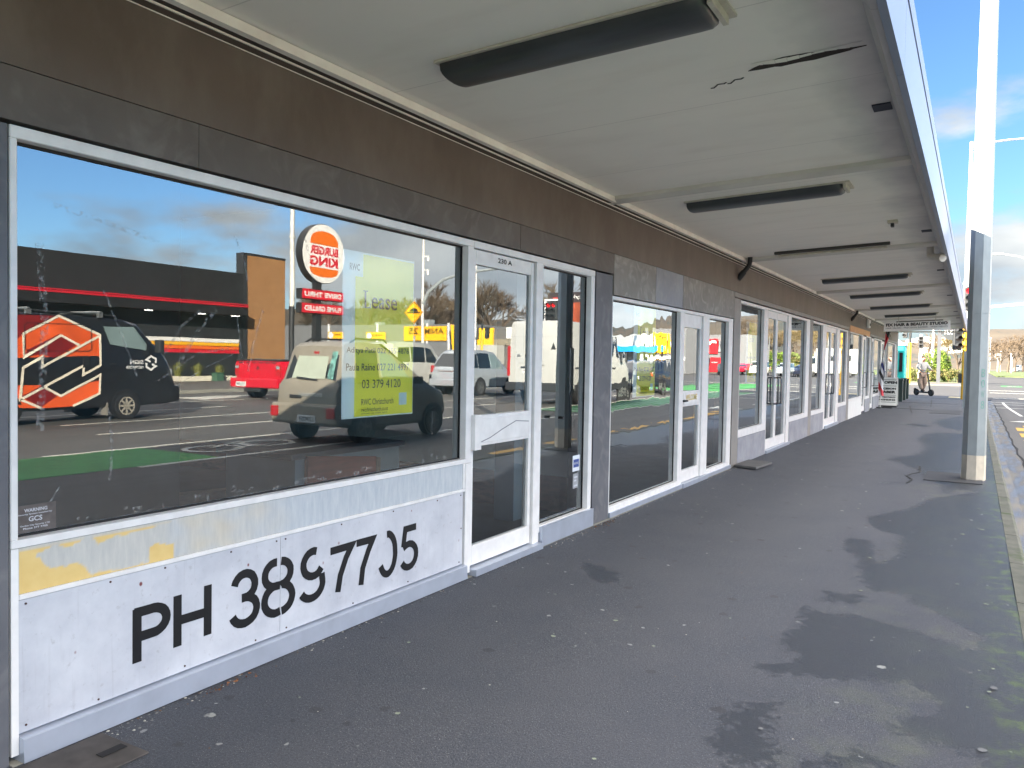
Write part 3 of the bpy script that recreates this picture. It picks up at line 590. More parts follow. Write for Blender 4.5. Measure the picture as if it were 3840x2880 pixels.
for y, z in ((1.62, .578), (1.95, .58), (2.2, .582), (2.55, .58), (2.83, .577), (2.89, .577), (3.3, .58), (3.75, .581), (4.2, .58), (4.47, .576), (1.62, .13), (1.9, .122), (2.3, .125), (2.7, .12), (2.90, .125), (3.4, .12), (3.9, .124), (4.46, .125), (4.48, .35)):
    part('screw', MB().disc((-.003, y, z), (1, 0, 0), .0042, .004, 8), M('rusty screw', S(70, 44, 38), .7), rb1 if y < 2.857 else rb2)
# peeling phone number lettering, cut vinyl strokes
def glyph(pairs, wd, chips=()):
    mb = MB()
    for i, pts in enumerate(pairs):
        P = [(p[0]+.0016*noise.noise((p[0]*60, p[1]*60, i)), p[1]+.0016*noise.noise((p[1]*70, p[0]*50, 3))) for p in pts]
        for q in stroke(P, wd): mb.prism([(-0.0035, p[0], p[1]) for p in q], (.0012+.0003*i, 0, 0))
    return mb
wS = 0.041; zb, zt_ = 0.222, 0.452
num = MB(); GLY = []
def addg(pairs, par, wd=wS): part('lettering', glyph(pairs, wd), BLACK, par)
addg([[(2.068, .215), (2.068, .440)], [(2.055, .424), (2.13, .424)] + arc(2.145, .372, .062, .052, 90, -90, 12) + [(2.07, .320)]], rb1)
addg([[(2.262, .222), (2.262, .447)], [(2.262, .335), (2.420, .335)], [(2.420, .228), (2.420, .455)]], rb1)
addg([arc(2.632, .402, .062, .058, 170, -80, 14)+[(2.615, .345)], [(2.615, .345)]+arc(2.632, .284, .074, .062, 85, -165, 16)], rb1)
addg([arc(2.822, .412, .066, .060, 80, 280, 12)+[(2.8545, .352)], [(2.8545, .352)]+arc(2.83, .286, .076, .068, 100, 290, 14)], rb1)
addg([arc(2.856, .412, .070, .060, 85, -85, 12)+[(2.862, .352)], [(2.862, .352)]+arc(2.858, .286, .080, .068, 84, -84, 14)], rb2)
addg([arc(3.085, .410, .070, .066, 70, 330, 16), [(3.150, .345)]+arc(3.075, .300, .082, .070, 20, -150, 14)], rb2)
addg([[(3.215, .448), (3.385, .448), (3.34, .39), (3.295, .30), (3.275, .212)]], rb2)
addg([[(3.425, .450), (3.565, .450), (3.525, .39), (3.480, .30), (3.465, .206)]], rb2)
addg([arc(3.70, .335, .072, .118, 95, -150, 22)], rb2)
addg([[(3.975, .452), (3.868, .452), (3.85, .345)], [(3.85, .338)]+arc(3.905, .285, .075, .072, 120, -150, 16)], rb2)
# --- door and side light
part('head_rail', MB().box(-.10, 0.0, 4.586, 6.58, 2.252, 2.297), ALU)
d1 = door(4.600, 5.475, 2.245, (.885, 1.10), .195, .10, .042, handle='box')
n_ = text_mb('230 A', (-.018, 4.93, 2.185), (0, 1, 0), (0, 0, 1), .20, .035, .02); part('lettering', n_, DARK, d1)
w_ = MB()
for q in stroke([(4.68, .905), (4.85, .935), (5.02, .985), (5.22, 1.035), (5.42, 1.02)], .006): w_.prism([(-.0135, p[0], p[1]) for p in q], (.001, 0, 0))
part('graffiti', w_, M('grey pencil scribble', S(120, 120, 126), 0.7), d1)
part('jamb', MB().box(-.10, 0.0, 5.485, 5.585, .05, 2.251), ALU)
part('threshold', MB().box(-.08, .055, 4.59, 5.57, .004, .05), ALU2)
window(5.586, 6.58, .12, 2.251, .012, .075, .012, .05)
part('kick_plate', MB().box(-.05, .028, 5.60, 6.585, .01, .165), ALU2)
# --- second shop
window(6.99, 9.15, .045, 2.108, .012, .15, .035, .06, GLW)
part('kick_plate', MB().box(-.05, .018, 6.99, 9.15, .008, .055), ALU2)
d2 = door(9.16, 9.90, 2.07, (.965, 1.15), .20, .16, .05, GLF)
part('lettering', text_mb('WELCOME', (-.012, 9.30, 1.035), (0, 1, 0), (0, 0, 1), .44, .07, .02), M('faded yellow letters', S(214, 190, 110), 0.6), d2)
part('handle', MB().box(-.018, .03, 9.165, 9.26, 1.025, 1.045), DARK, d2)
part('head_rail', MB().box(-.10, 0.0, 9.151, 11.31, 2.072, 2.108), ALU)
part('jamb', MB().box(-.10, 0.0, 9.905, 10.15, .06, 2.071), ALU); part('threshold', MB().box(-.08, .03, 9.16, 10.15, .004, .055), ALU2)
window(10.16, 11.31, .045, 2.071, .012, .21, .012, .06, GLF)
part('kick_plate', MB().box(-.05, .018, 10.16, 11.31, .008, .055), ALU2)
# --- third shop
def riser(y0, y1, z1, m=RISE): part('riser_board', MB().box(-.2, .002, y0, y1, 0, z1), m)
window(11.72, 13.48, .40, 2.405, .015, .26, .045, .11, GLF); riser(11.72, 13.48, .398)
door(13.52, 14.265, 2.37, None, .22, .12, .07, GLF, handle=14.16); door(14.275, 15.14, 2.37, None, .22, .12, .07, GLF, handle=14.40)
part('head_rail', MB().box(-.10, .001, 13.485, 15.40, 2.372, 2.405), ALU); part('jamb', MB().box(-.10, 0.0, 15.145, 15.40, 0.02, 2.371), ALU); part('jamb', MB().box(-.10, 0.0, 13.485, 13.515, 0.02, 2.371), ALU)
part('threshold', MB().box(-.08, .03, 13.5, 15.40, .004, .055), ALU2)
window(15.41, 17.35, .41, 2.405, .015, .38, .045, .09, GLF); riser(15.41, 17.355, .408)
window(17.69, 19.28, .41, 2.405, .015, .32, .045, .09, GLF); riser(17.685, 19.28, .408)
part('jamb', MB().box(-.10, 0.0, 19.285, 19.46, 0.02, 2.371), ALU); part('head_rail', MB().box(-.10, .001, 19.285, 21.5, 2.372, 2.405), ALU)
door(19.47, 20.25, 2.37, None, .22, .12, .08, GLF, handle=20.1); door(20.26, 21.08, 2.37, None, .22, .12, .08, GLF, handle=20.44)
part('jamb', MB().box(-.10, 0.0, 21.09, 21.5, 0.02, 2.371), ALU); part('threshold', MB().box(-.08, .03, 19.47, 21.5, .004, .07), ALU2)
window(21.51, 22.985, .42, 2.405, .015, .2, .045, .09, GLF); riser(21.51, 22.985, .418)
# --- hair studio end
window(23.41, 26.35, .50, 2.395, .015, .2, .03, .05, GLF); riser(23.41, 26.35, .498, WHITE)
door(26.4, 27.25, 2.37, None, .22, .10, .16, GLF, handle=27.0); window(27.26, 28.41, .42, 2.405, .015, .2, .04, .08, GLF); riser(27.26, 28.41, .418)
door(28.6, 29.45, 2.37, None, .2, .10, .16, GLF, handle=29.2); window(29.46, 32.0, .42, 2.405, .015, .3, .04, .08, GLF); riser(29.46, 32.0, .418)
door(32.05, 33.0, 2.37, None, .2, .10, .16, GLF, handle=32.8); door(33.05, 33.98, 2.37, None, .2, .10, .16, GLF, handle=33.3)
window(34.41, 37.89, .42, 2.405, .015, .35, .04, .08, GLF); riser(34.41, 37.89, .418)
# --- canopy
SLP = 0.0423
cz = lambda x: 2.985+SLP*(x-.03)
def sheared(mb): mb.v = [(x, y, z+SLP*(x-.03)) for x, y, z in mb.v]; return mb
cm = MB(); cm.prism([(.013, -8, 2.985), (2.50, -8, cz(2.50)), (2.515, -8, 3.0), (2.55, -8, 2.955), (2.584, -8, 2.95), (2.584, -8, 3.36), (.013, -8, 3.36)], (0, YE+.25+8, 0))
# dense soffit sheet so stains follow the boards
cn = part('canopy', cm, CEIL)
FASC = M('pale blue grey fascia paint', S(120, 131, 154), 0.32, 0, 0.06, 0.8)
fb = MB(); ly = [-8, -2.2, 4.4, 9.55, 14.3, 20.2, 26, 32, YE+.25]
for a, b in zip(ly, ly[1:]): fb.box(2.585, 2.62, a+.002, b-.002, 2.93, 3.310)
part('fascia_board', fb, FASC, cn)
fb = MB()
for a, b in zip(ly, ly[1:]): fb.box(2.585, 2.624, a+.9, b+.898 if b < YE else b, 3.325, 3.44)
part('gutter_edge', fb, FASC, cn)
part('drip_line', MB().box(2.585, 2.612, -8, YE+.25, 3.3105, 3.3245), M('purple brown flashing', S(52, 40, 70), 0.5), cn)
part('end_beam', MB().box(.0125, 2.5835, YE+.05, YE+.249, 2.93, 2.984), CEIL, cn)
part('trim', MB().box(.050, .092, -8, YE, 2.938, 2.9846), M('white trim strip', S(246, 240, 230), 0.4), cn)
part('trim', MB().box(.0125, .022, -8, YE, 2.925, 2.934).box(.0125, .019, -8, YE, 2.893, 2.896), MC['white trim strip'], cn)
part('shadow_gap', MB().box(.0125, .016, -8, YE, 2.897, 2.924).box(.0125, .045, -8, YE, 2.938, 2.9845), M('brown shadow gap', S(62, 54, 50), 0.8), cn)
for yc in (6.85, 11.62, 17.48, 23.46, 28.5, 33.8):
    rb = MB(); n = 9; prof = [(-.078, .004)]+[(-.075+.15*i/n, -.030-.026*math.sin(pi*i/n)) for i in range(n+1)]+[(.078, .004)]
    rb.prism([(.013, yc+a, 2.985+b) for a, b in prof], (2.49, 0, 0)); part('ceiling_rib', sheared(rb), M('rib paint with shading', S(206, 202, 194), .55, 0, .1, 2), cn, 30)  # greyer than the soffit: the ribs' shading is put into this colour
tr = MB(); top = [(1.864, 4.374), (1.93, 4.378), (2.0, 4.372), (2.03, 4.385), (2.12, 4.374), (2.2, 4.382), (2.28, 4.370), (2.37, 4.362), (2.39, 4.352), (2.45, 4.35)]
bot = [(2.45, 4.344), (2.39, 4.335), (2.36, 4.318), (2.28, 4.295), (2.18, 4.270), (2.06, 4.262), (1.98, 4.285), (1.9, 4.34)]
tr.prism([(x, y+.02*math.sin((x-1.86)*5), cz(x)-.003) for x, y in top+bot], (0, 0, .0025)); part('ceiling_tear_shade', tr, M('tear hollow shade', S(44, 34, 30), 0.9), cn)  # flat dark patch, the shade of the hollow put into its colour
fl = MB()
for i in range(9):
    x = 1.9+.06*i; fl.add([(x, 4.272+.02*math.sin((x-1.86)*5), cz(x)-.001), (x+.06, 4.270+.02*math.sin((x-1.8)*5), cz(x)-.001), (x+.06, 4.29+.02*math.sin((x-1.8)*5), cz(x)-.010-.006*math.sin(i)), (x, 4.292+.02*math.sin((x-1.86)*5), cz(x)-.010-.006*math.sin(i-1))], [(0, 1, 2, 3)])
part('torn_lip', fl, CEIL, cn)
fl = MB()
for x0, y0 in ((1.62, 4.52), (1.72, 4.50)):
    pts = [(x0+.1*t, y0-.05*t+.012*math.sin(t*9)) for t in [i/6 for i in range(7)]]
    for q in stroke(pts, .008): fl.prism([(p[0], p[1], cz(p[0])-.003) for p in q], (0, 0, .0025))
part('paint_crack', fl, DARK, cn)
for y in (5.42, 10.6, 15.0, 17.9, 20.4, 23.9, 26.5, 30.0):
    part('soffit_vent', sheared(MB().box(2.37, 2.475, y-.07, y+.07, 2.985-.008, 2.986)), M('dark vent mesh', S(38, 44, 58), 0.7), cn)

# gravel and leaf litter along the foot of the shop fronts
gv = MB()
def pebble(x, y, r):
    a = random.random()*6.28; k = 6; vs = [(x+r*random.uniform(.7, 1.2)*math.cos(a+j*2*pi/k), y+r*random.uniform(.7, 1.2)*math.sin(a+j*2*pi/k), .002) for j in range(k)]
    gv.add(vs+[(x+r*.2, y, r*random.uniform(.6, 1.1)), (x-r*.3, y+r*.2, r*.7)], [(j, (j+1) % k, 6 if j < 3 else 7) for j in range(k)]+[(0, 6, 7), (3, 7, 6)], random.choice((0, 0, 1, 2, 3)))
for i in range(1500):
    y = 1.55+random.random()**1.2*10; dens = 1.0 if 5.6 < y < 7.2 else (0.55 if y < 2.6 else 0.3)
    if random.random() > dens: continue
    pebble(.036+abs(random.gauss(0, .05 if 5.6 < y < 7.2 else .035)), y, random.uniform(.002, .0075))
for i in range(160): pebble(random.uniform(.05, 2.9), random.uniform(2, 9), random.uniform(.002, .005))
tag(gv.build('gravel', [M('grey grit', S(120, 120, 118), .8), M('pale grit', S(186, 182, 170), .8), M('brown grit', S(110, 86, 66), .9), M('dark grit', S(70, 70, 72), .9)]), kind='stuff')
lv = MB()
for i in range(70):
    y = random.choice((1.6, 1.75, 2.4, 2.5, 6.6, 6.9)) + random.gauss(0, .12); x = .05+abs(random.gauss(0, .03)); a = random.random()*6.28; r = random.uniform(.006, .014)
    lv.add([(x+r*math.cos(a), y+r*math.sin(a), .004), (x+.4*r*math.cos(a+1.57), y+.4*r*math.sin(a+1.57), .009), (x-r*math.cos(a), y-r*math.sin(a), .006), (x-.4*r*math.cos(a+1.57), y-.4*r*math.sin(a+1.57), .003)], [(0, 1, 2, 3)])
tag(lv.build('leaf_litter', M('dead brown leaf', S(118, 78, 50), .9, 0, .4, 30)), kind='stuff')

# ================================================================== THINGS UNDER THE CANOPY
DIFF = M('grimy smoked diffuser', S(62, 66, 68), 0.35, 0, 0.35, 3, (0.6, 3, 1))
TROF = M('flaking white steel', S(196, 190, 176), 0.6, 0, 0.15, 12)
def fluoro():
    t = empty('fluorescent_light', (0, 0, 0))
    b = sheared(MB().box(-.02, 1.43, -.155, .155, -.013, -.001)); 
    o = b.build('base_plate', TROF, t); d = MB(); n = 10; prof = [(.135*math.cos(pi*i/n), -.014-.068*(math.sin(pi*i/n))**.6) for i in range(n+1)]
    st_ = [(0.0, .90), (.02, 1.0), (1.28, 1.0), (1.335, .96), (1.36, .80), (1.372, .5)]
    vs = []; fs = []
    for x, k in st_: vs += [(x, a*(1 if k > .9 else k+.08), -.014+(c+.014)*k) for a, c in prof]
    m_ = n+1
    for i in range(len(st_)-1):
        for j in range(n): fs.append((i*m_+j, i*m_+j+1, (i+1)*m_+j+1, (i+1)*m_+j))
    fs += [tuple(range(n+1)), tuple(range(6*m_-1, 5*m_-1, -1))]
    d.add(vs, fs); sheared(d).build('diffuser', DIFF, t, 50)
    sheared(MB().box(1.376, 1.40, -.13, .13, -.05, -.0135)).build('end_cap', TROF, t); return t
flu = fluoro(); LZ = cz(.56)-cz(0)+2.985-.0006
FL = ['nearest grimy smoked ceiling light over the phone number shop, cut by the photo edge', 'second smoked ceiling light, just beyond the first ceiling rib', 'smoked ceiling light beyond the bare tube batten', 'smoked ceiling light just past the third ceiling rib', 'smoked ceiling light just before the fourth ceiling rib', 'farthest smoked ceiling light, close above the hanging hair salon sign']
for i, y in enumerate((3.50, 7.52, 15.22, 18.9, 22.75, 26.6)):
    o = flu if i == 0 else copy_tree(flu)
    o.location = (.56, y, 2.985+SLP*.56); tag(o, FL[i], 'ceiling light', 'lights along the canopy ceiling')
for i, (y, lb) in enumerate(((11.25, 'bare white tube batten beside the second ceiling rib'), (30.6, 'bare tube batten half hidden behind the hanging hair salon sign'))):
    t = tag(empty('tube_batten', (.56, y, 2.985+SLP*.56)), lb, 'ceiling light', 'bare tube battens on the canopy')
    sheared(MB().box(0, 1.42, -.05, .02, -.035, -.001)).build('base_plate', M('dark batten', S(60, 58, 56), .6), t)
    sheared(MB().tube([(.06, .06, -.05), (1.36, .06, -.05)], .016, 8)).build('tube', TROF, t, 60); 
    for x in (.05, 1.37): sheared(MB().box(x-.012, x+.012, .0205, .08, -.07, -.004)).build('tube_holder', TROF, t)
# drain pipes at the wall, white elbow, sensors
def drain(y, lb):
    mb = MB(); mb.tube([(.16, y, 3.0), (.16, y, 2.93), (.15, y, 2.88), (.115, y-.01, 2.83), (.07, y-.02, 2.77)], .034, 10)
    o = mb.build('drain_pipe', M('black rubber pipe', S(26, 27, 32), .5), None, 50); tag(o, lb, 'pipe', 'black drain pipes at the wall')
    MB().tube([(.085, y-.016, 2.79), (.03, y-.03, 2.715), (.008, y-.036, 2.69)], .043, 10).build('pipe_collar', MC['black rubber pipe'], o, 50)
drain(11.52, 'bent black drain pipe nearest the camera, by the second ceiling rib'); drain(23.42, 'smaller looking bent black drain pipe by the fourth ceiling rib')
el = MB(); el.tube([(2.40, 12.0, 3.09), (2.40, 12.0, 2.99), (2.41, 11.98, 2.955), (2.44, 11.93, 2.935), (2.54, 11.8, 2.905)], .046, 12)
o = tag(el.build('pipe_elbow', M('white plastic pipe', S(206, 200, 190), .45), None, 50), 'white plastic pipe elbow hanging by the canopy edge', 'pipe')
MB().tube([(2.505, 11.845, 2.915), (2.56, 11.775, 2.899)], .052, 12).build('pipe_collar', MC['white plastic pipe'], o, 50)
o = tag(MB().box(2.09, 2.19, 9.6, 9.70, 3.045, 3.0745).build('ceiling_bracket', TROF), 'small broken white bracket on the canopy ceiling', 'bracket'); MB().box(2.12, 2.15, 9.63, 9.72, 3.01, 3.0445).build('stub', PLAST, o)
o = tag(MB().box(.0125, .10, 26.9, 27.25, 2.64, 2.90).build('alarm_box', WHITE), 'white alarm box high on the wall left of the hanging sign', 'alarm box'); bev(o, .02); MB().box(.1005, .112, 27.0, 27.14, 2.70, 2.78).build('speaker_grille', PLAST, o)
o = tag(MB().box(.0125, .14, 33.2, 33.6, 2.5, 2.78).build('wall_speaker', M('grey box', S(120, 120, 116), .6)), 'grey box on the wall beneath the end of the hanging sign', 'wall box'); bev(o, .02); MB().box(.1405, .15, 33.3, 33.45, 2.56, 2.66).build('grille', DARK, o)
# hanging sign (plane facing the camera)
t = tag(empty('hanging_sign', (0, 27.0, 0)), 'long white sign of a hair and beauty studio hung under the canopy', 'sign')
sg = MB(); sg.prism([(.50, 0, 2.525), (2.285, 0, 2.588), (2.285, 0, 2.865), (.50, 0, 2.79)], (0, .08, 0)); sg.build('board', M('bright white sign board', S(250, 250, 248), .4, 0, .02), t)
uu = Vector((1.785, 0, .066))
part('lettering', text_mb('FIX HAIR & BEAUTY STUDIO', (.555, -.004, 2.675), uu, (0, 0, 1), 1.665, .092, .05), M('dark navy lettering', S(34, 36, 46), .6), t)
part('lettering', text_mb('HAIR SALON - PRECISION BARBER - TREATMENTS', (.555, -.004, 2.60), uu, (0, 0, 1), 1.665, .045, .0), M('grey lettering', S(120, 122, 128), .6), t)
for x in (.9, 1.9): part('hanger', MB().box(x-.01, x+.01, .03, .05, 2.79+.02*(x-.5), 3.05+.02*(x-.9)), TROF, t)
# posters and stickers on the glass
def poster(name, y0, z0, label, full=True, group='lease posters behind the glass'):
    t = tag(empty(name, (-.068, y0, z0)), label, 'poster', group); W_, H_ = .648, .943
    MB().box(-.002, 0, 0, W_, 0, H_).build('paper', M('poster white', S(236, 238, 236), .6, 0, .03), t)
    yl_ = MB(); yl_.box(.0002, .0008, .17, W_-.004, .803, H_-.01); yl_.box(.0002, .0008, .105, W_-.004, .008, .8029); yl_.build('yellow_panel', M('lime yellow poster ink', S(252, 236, 84), .6, 0, .03), t)
    G_ = M('grey poster text', S(86, 88, 88), .6); tx = lambda s_, y, z, w_, h_, b=0.0: text_mb(s_, (.0018, y, z), (0, 1, 0), (0, 0, 1), w_, h_, b).build('lettering', G_, t)
    tx('RWC', .055, .835, .085, .038, .02)
    ls = text_mb('ease', (.0018, .245, .63), (0, 1, 0), (0, 0, 1), .235, .066, .004)
    ls.box(.0016, .0019, .183, .199, .63, .728); ls.box(.0016, .0019, .172, .212, .723, .729); ls.box(.0016, .0019, .172, .236, .63, .636); ls.box(.0016, .0019, .231, .237, .636, .655)
    ls.build('lettering', G_, t)
    tx('Aditya Patil 022 355 4876', .036, .362, .565, .042); tx('Paula Raine 027 221 4997', .034, .270, .57, .042, .008); tx('03 379 4120', .168, .168, .355, .05)
    tx('RWC Christchurch', .165, .072, .29, .036); tx('rwcchristchurch.co.nz', .165, .034, .24, .024); tx('licensed real estate agent', .165, .018, .235, .009)
    MB().box(.0009, .0015, .51, .585, .06, .135).build('blank_square', M('poster pale square', S(214, 226, 236), .6), t); return t
poster('lease_poster', 3.360, 1.147, 'white and lime yellow lease poster behind the big window above the phone number')
poster('lease_poster', 7.715, 1.122, 'lime yellow lease poster behind the wavy glass of the second shop')
poster('lease_poster', 12.355, 1.192, 'faint lime yellow lease poster behind the third shop window')
o = tag(MB().box(-.0535, -.0525, 1.612, 1.760, .826, .928).build('warning_sticker', M('grey brown foil sticker', S(92, 86, 84), .35, 0, .3, 20)), 'worn dark security warning sticker in the lower corner of the big window', 'sticker')
K_ = M('worn white print', S(196, 198, 204), .6)
for s_, y, z, w_, h_ in (('WARNING', 1.642, .902, .085, .013), ('Security System Installed by', 1.620, .890, .125, .007), ('GCS', 1.658, .866, .05, .019), ('Garden City Security LTD', 1.627, .848, .11, .007), ('Phone 377 7705', 1.638, .838, .09, .007)):
    text_mb(s_, (-.0522, y, z), (0, 1, 0), (0, 0, 1), w_, h_, .02).build('lettering', K_, o)
o = tag(MB().box(-.0535, -.0525, 6.30, 6.44, .52, .66).build('window_sticker', M('white sticker', S(222, 226, 232), .5)), 'white and blue alarm sticker low in the side light by the charcoal pilaster', 'sticker')
MB().box(-.0523, -.0518, 6.315, 6.425, .555, .625).build('blue_panel', M('blue sticker ink', S(46, 70, 140), .5), o); text_mb('MONITORED', (-.0515, 6.325, .58), (0, 1, 0), (0, 0, 1), .09, .02, .02).build('lettering', K_, o)
o = tag(MB().box(-.0535, -.0525, 6.31, 6.42, .37, .50).build('window_sticker', M('faded grey sticker', S(150, 152, 156), .5, 0, .2, 30)), 'faded grey sticker under the blue and white one', 'sticker')
for i, z in enumerate((.46, .43, .385)): MB().box(-.0523, -.0518, 6.33, 6.40-.02*(i % 2), z, z+.015).build('print', K_, o)
o = tag(MB().tube([(-.012, 5.93, 1.02), (.03, 5.93, 1.02)], .012, 8).build('door_stop', RUB), 'small black rubber stop on the side light frame', 'door stop')
# inside the first shop
for i, (a, b, h, lb) in enumerate([((-1.9, 2.6), (-1.3, 5.2), .10, 'long dark timber plank lying nearest the window'), ((-2.4, 2.5), (-1.9, 5.4), .16, 'dark timber plank lying just behind the nearest one'), ((-3.0, 3.0), (-2.2, 5.9), .12, 'dark timber plank lying on the middle of the shop floor'), ((-3.8, 3.4), (-2.9, 6.3), .14, 'dark timber plank farthest from the window')]):
    d = (Vector(b)-Vector(a)).normalized(); n_ = Vector((-d.y, d.x))*.09; P = [Vector(a)+n_, Vector(a)-n_, Vector(b)-n_, Vector(b)+n_]
    o = MB().prism([(p.x, p.y, .062+.0*i) for p in P], (0, 0, h)).build('timber_plank', WOOD); bev(o, .006); tag(o, lb, 'timber', 'planks on the shop floor')
o = tag(MB().prism([(-1.02, 4.08, .07), (-1.0, 4.80, .07), (-1.0, 4.80, .73), (-1.02, 4.08, .80)], (-.03, 0, 0)).build('wooden_board', M('dark red brown board', S(140, 62, 42), .6, 0, .2, 6, (1, 1, 5))), 'dark red brown board leaning inside the big window', 'board')
MB().prism([(-.99, 4.79, .07), (-.99, 4.83, .07), (-.99, 4.83, .72), (-.99, 4.79, .73)], (-.03, 0, 0)).build('edge_strip', WOOD, o)
t = tag(empty('shop_counter', (0, 0, 0)), 'grey painted counter standing inside the big window behind the brown board', 'counter'); MB().box(-1.75, -1.06, 4.0, 5.15, .062, .78).build('carcass', M('grey blue counter paint', S(124, 138, 142), .6), t); MB().box(-1.8, -1.04, 3.95, 5.2, .781, .82).build('top', M('dark counter top', S(58, 64, 66), .5), t)

# ================================================================== FOOTPATH FURNITURE
def octo(r0, r1, z0, z1, x=0, y=0, rot=pi/8, k=8, mb=None):
    mb = mb or MB(); vs = [(x+r*math.cos(rot+2*pi*j/k), y+r*math.sin(rot+2*pi*j/k), z) for r, z in ((r0, z0), (r1, z1)) for j in range(k)]
    return mb.add(vs, [(j, (j+1) % k, k+(j+1) % k, k+j) for j in range(k)]+[tuple(range(k-1, -1, -1)), tuple(range(k, 2*k))])
t = tag(empty('street_lamp_post', (2.985, 12.25, 0)), 'tall eight sided galvanised post standing at the kerb beside the canopy', 'post')
rr_ = lambda z: .146-.0066*z
RT = math.radians(12)
octo(rr_(.33), rr_(2.2), .331, 2.2, rot=RT).build('shaft', GALV, t); octo(rr_(2.2)+.003, rr_(9.5), 2.201, 9.5, rot=RT).build('shaft', GALV, t); octo(rr_(0), rr_(.33)+.0005, .0, .33, rot=RT).build('base_band', M('cream base paint', S(206, 196, 178), .7, 0, .1, 12), t)
MB().box(-.153, -.12, -.05, .05, .95, 1.7).build('access_door', GALV, t)
gf = MB()
for i, s_ in enumerate(('8', 'W', '0', 'B')):
    a0 = RT+2*pi*5.5/8+pi/4*1; nrm = Vector((math.cos(a0), math.sin(a0), 0)); uu = Vector((-nrm.y, nrm.x, 0)); c = nrm*(rr_(1.2)*math.cos(pi/8)+.003)
    text_mb(s_, c-uu*.02+Vector((0, 0, .95+i*.14)), uu, (0, 0, 1), .045, .10, -.02, mb=gf)
gf.build('graffiti', M('faded green marker', S(96, 160, 140), .6), t)
# A-frame
t = tag(empty('sandwich_board', (.22, 31.8, 0), 0), 'white sandwich board of the barber standing on the footpath', 'sandwich board')
def aframe(sgn, nm):
    mb = MB(); mb.prism([(-.36, sgn*.30, .06), (.36, sgn*.30, .06), (.36, sgn*.05, 1.06), (-.36, sgn*.05, 1.06)], (0, .02*sgn, 0)); mb.build(nm, PLATE, t)
aframe(-1, 'front_panel'); aframe(1, 'rear_panel'); MB().box(-.36, .36, -.36, .36, .0, .055).build('base', PLAST, t)
vv = Vector((0, .25, 1.0)).normalized(); bl = M('black print', S(24, 24, 26), .6)
for s_, z, h_, w_, x in (('OPEN', .83, .10, .42, -.08), ('PRECISION', .62, .075, .62, -.31), ('BARBER', .49, .10, .62, -.31), ('HAIR TREATMENTS', .33, .05, .62, -.31), ('REBONDING', .23, .06, .62, -.31)):
    text_mb(s_, (x, -.324+.25*(z-.06)-.003, z), (1, 0, 0), vv, w_, h_, .06).build('lettering', bl, t)
ln = MB()
for z in (.97, .75, .42, .17): ln.prism([(-.32, -.3235+.25*(z-.06), z), (.32, -.3235+.25*(z-.06), z), (.32, -.3225+.25*(z-.055), z+.012), (-.32, -.3225+.25*(z-.055), z+.012)], (0, -.002, 0))
ln.build('rule_lines', bl, t)
# feather flag: limp cloth on a bent pole
def flag_mat():
    m, n, l, p = base_mat('striped flag cloth'); t_ = n.new('ShaderNodeTexCoord'); s_ = n.new('ShaderNodeSeparateXYZ'); l.new(t_.outputs['Object'], s_.inputs[0])
    a = n.new('ShaderNodeMath'); a.operation = 'MULTIPLY_ADD'; a.inputs[1].default_value = 2.2; l.new(s_.outputs[0], a.inputs[0]); l.new(s_.outputs[2], a.inputs[2])
    b = n.new('ShaderNodeMath'); b.operation = 'MULTIPLY'; b.inputs[1].default_value = .34; l.new(a.outputs[0], b.inputs[0])
    r = n.new('ShaderNodeValToRGB'); cr_ = r.color_ramp; cr_.interpolation = 'CONSTANT'; cr_.elements[0].position = 0; cr_.elements[0].color = S(226, 226, 230)
    cr_.elements[1].position = .17; cr_.elements[1].color = S(206, 50, 60)
    for ps, cc in ((.26, S(228, 228, 232)), (.36, S(30, 30, 34)), (.43, S(226, 226, 230)), (.5, S(60, 66, 140)), (.56, S(228, 226, 230)), (.62, S(26, 26, 30)), (.70, S(214, 214, 220)), (.75, S(206, 44, 54)), (.97, S(30, 28, 32)), ): e = cr_.elements.new(ps); e.color = cc
    l.new(b.outputs[0], r.inputs[0]); l.new(r.outputs[0], p.inputs['Base Color']); p.inputs['Roughness'].default_value = .6; return m
t = tag(empty('feather_flag', (.12, 30.7, 0)), 'limp red white and black feather flag in front of the barber board', 'flag')
MB().box(-.38, .38, -.05, .05, .0, .03).box(-.05, .05, -.38, -.051, .0, .03).box(-.05, .05, .051, .38, .0, .03).build('base', PLAST, t)
pth = [(0, 0, .03), (0, 0, .9), (.03, 0, 1.6), (.09, 0, 2.3), (.17, 0, 2.8), (.24, 0, 2.98)]
MB().tube(pth, .016, 8).build('pole', WHITE, t, 60)
vs, fs = [], []; nz_, nx_ = 34, 6
for j in range(nz_+1):
    z = .42+2.5*j/nz_; px = .0 if z < .9 else .24*((z-.9)/2.08)**1.5; wd = .10+.07*math.sin(z*2.4)+.06*math.sin(z*5.1+1)*(1-j/nz_)
    for i in range(nx_+1): u = i/nx_; vs.append((px-.02+(u-.35)*wd*1.2, -.03-.05*math.sin(u*9+z*3)-.02*math.sin(z*7), z))
for j in range(nz_):
    for i in range(nx_): q = j*(nx_+1)+i; fs.append((q, q+1, q+nx_+2, q+nx_+1))
cl = MB().add(vs, fs).build('cloth', flag_mat(), t, 180); sd = cl.modifiers.new('thickness', 'SOLIDIFY'); sd.thickness = .006
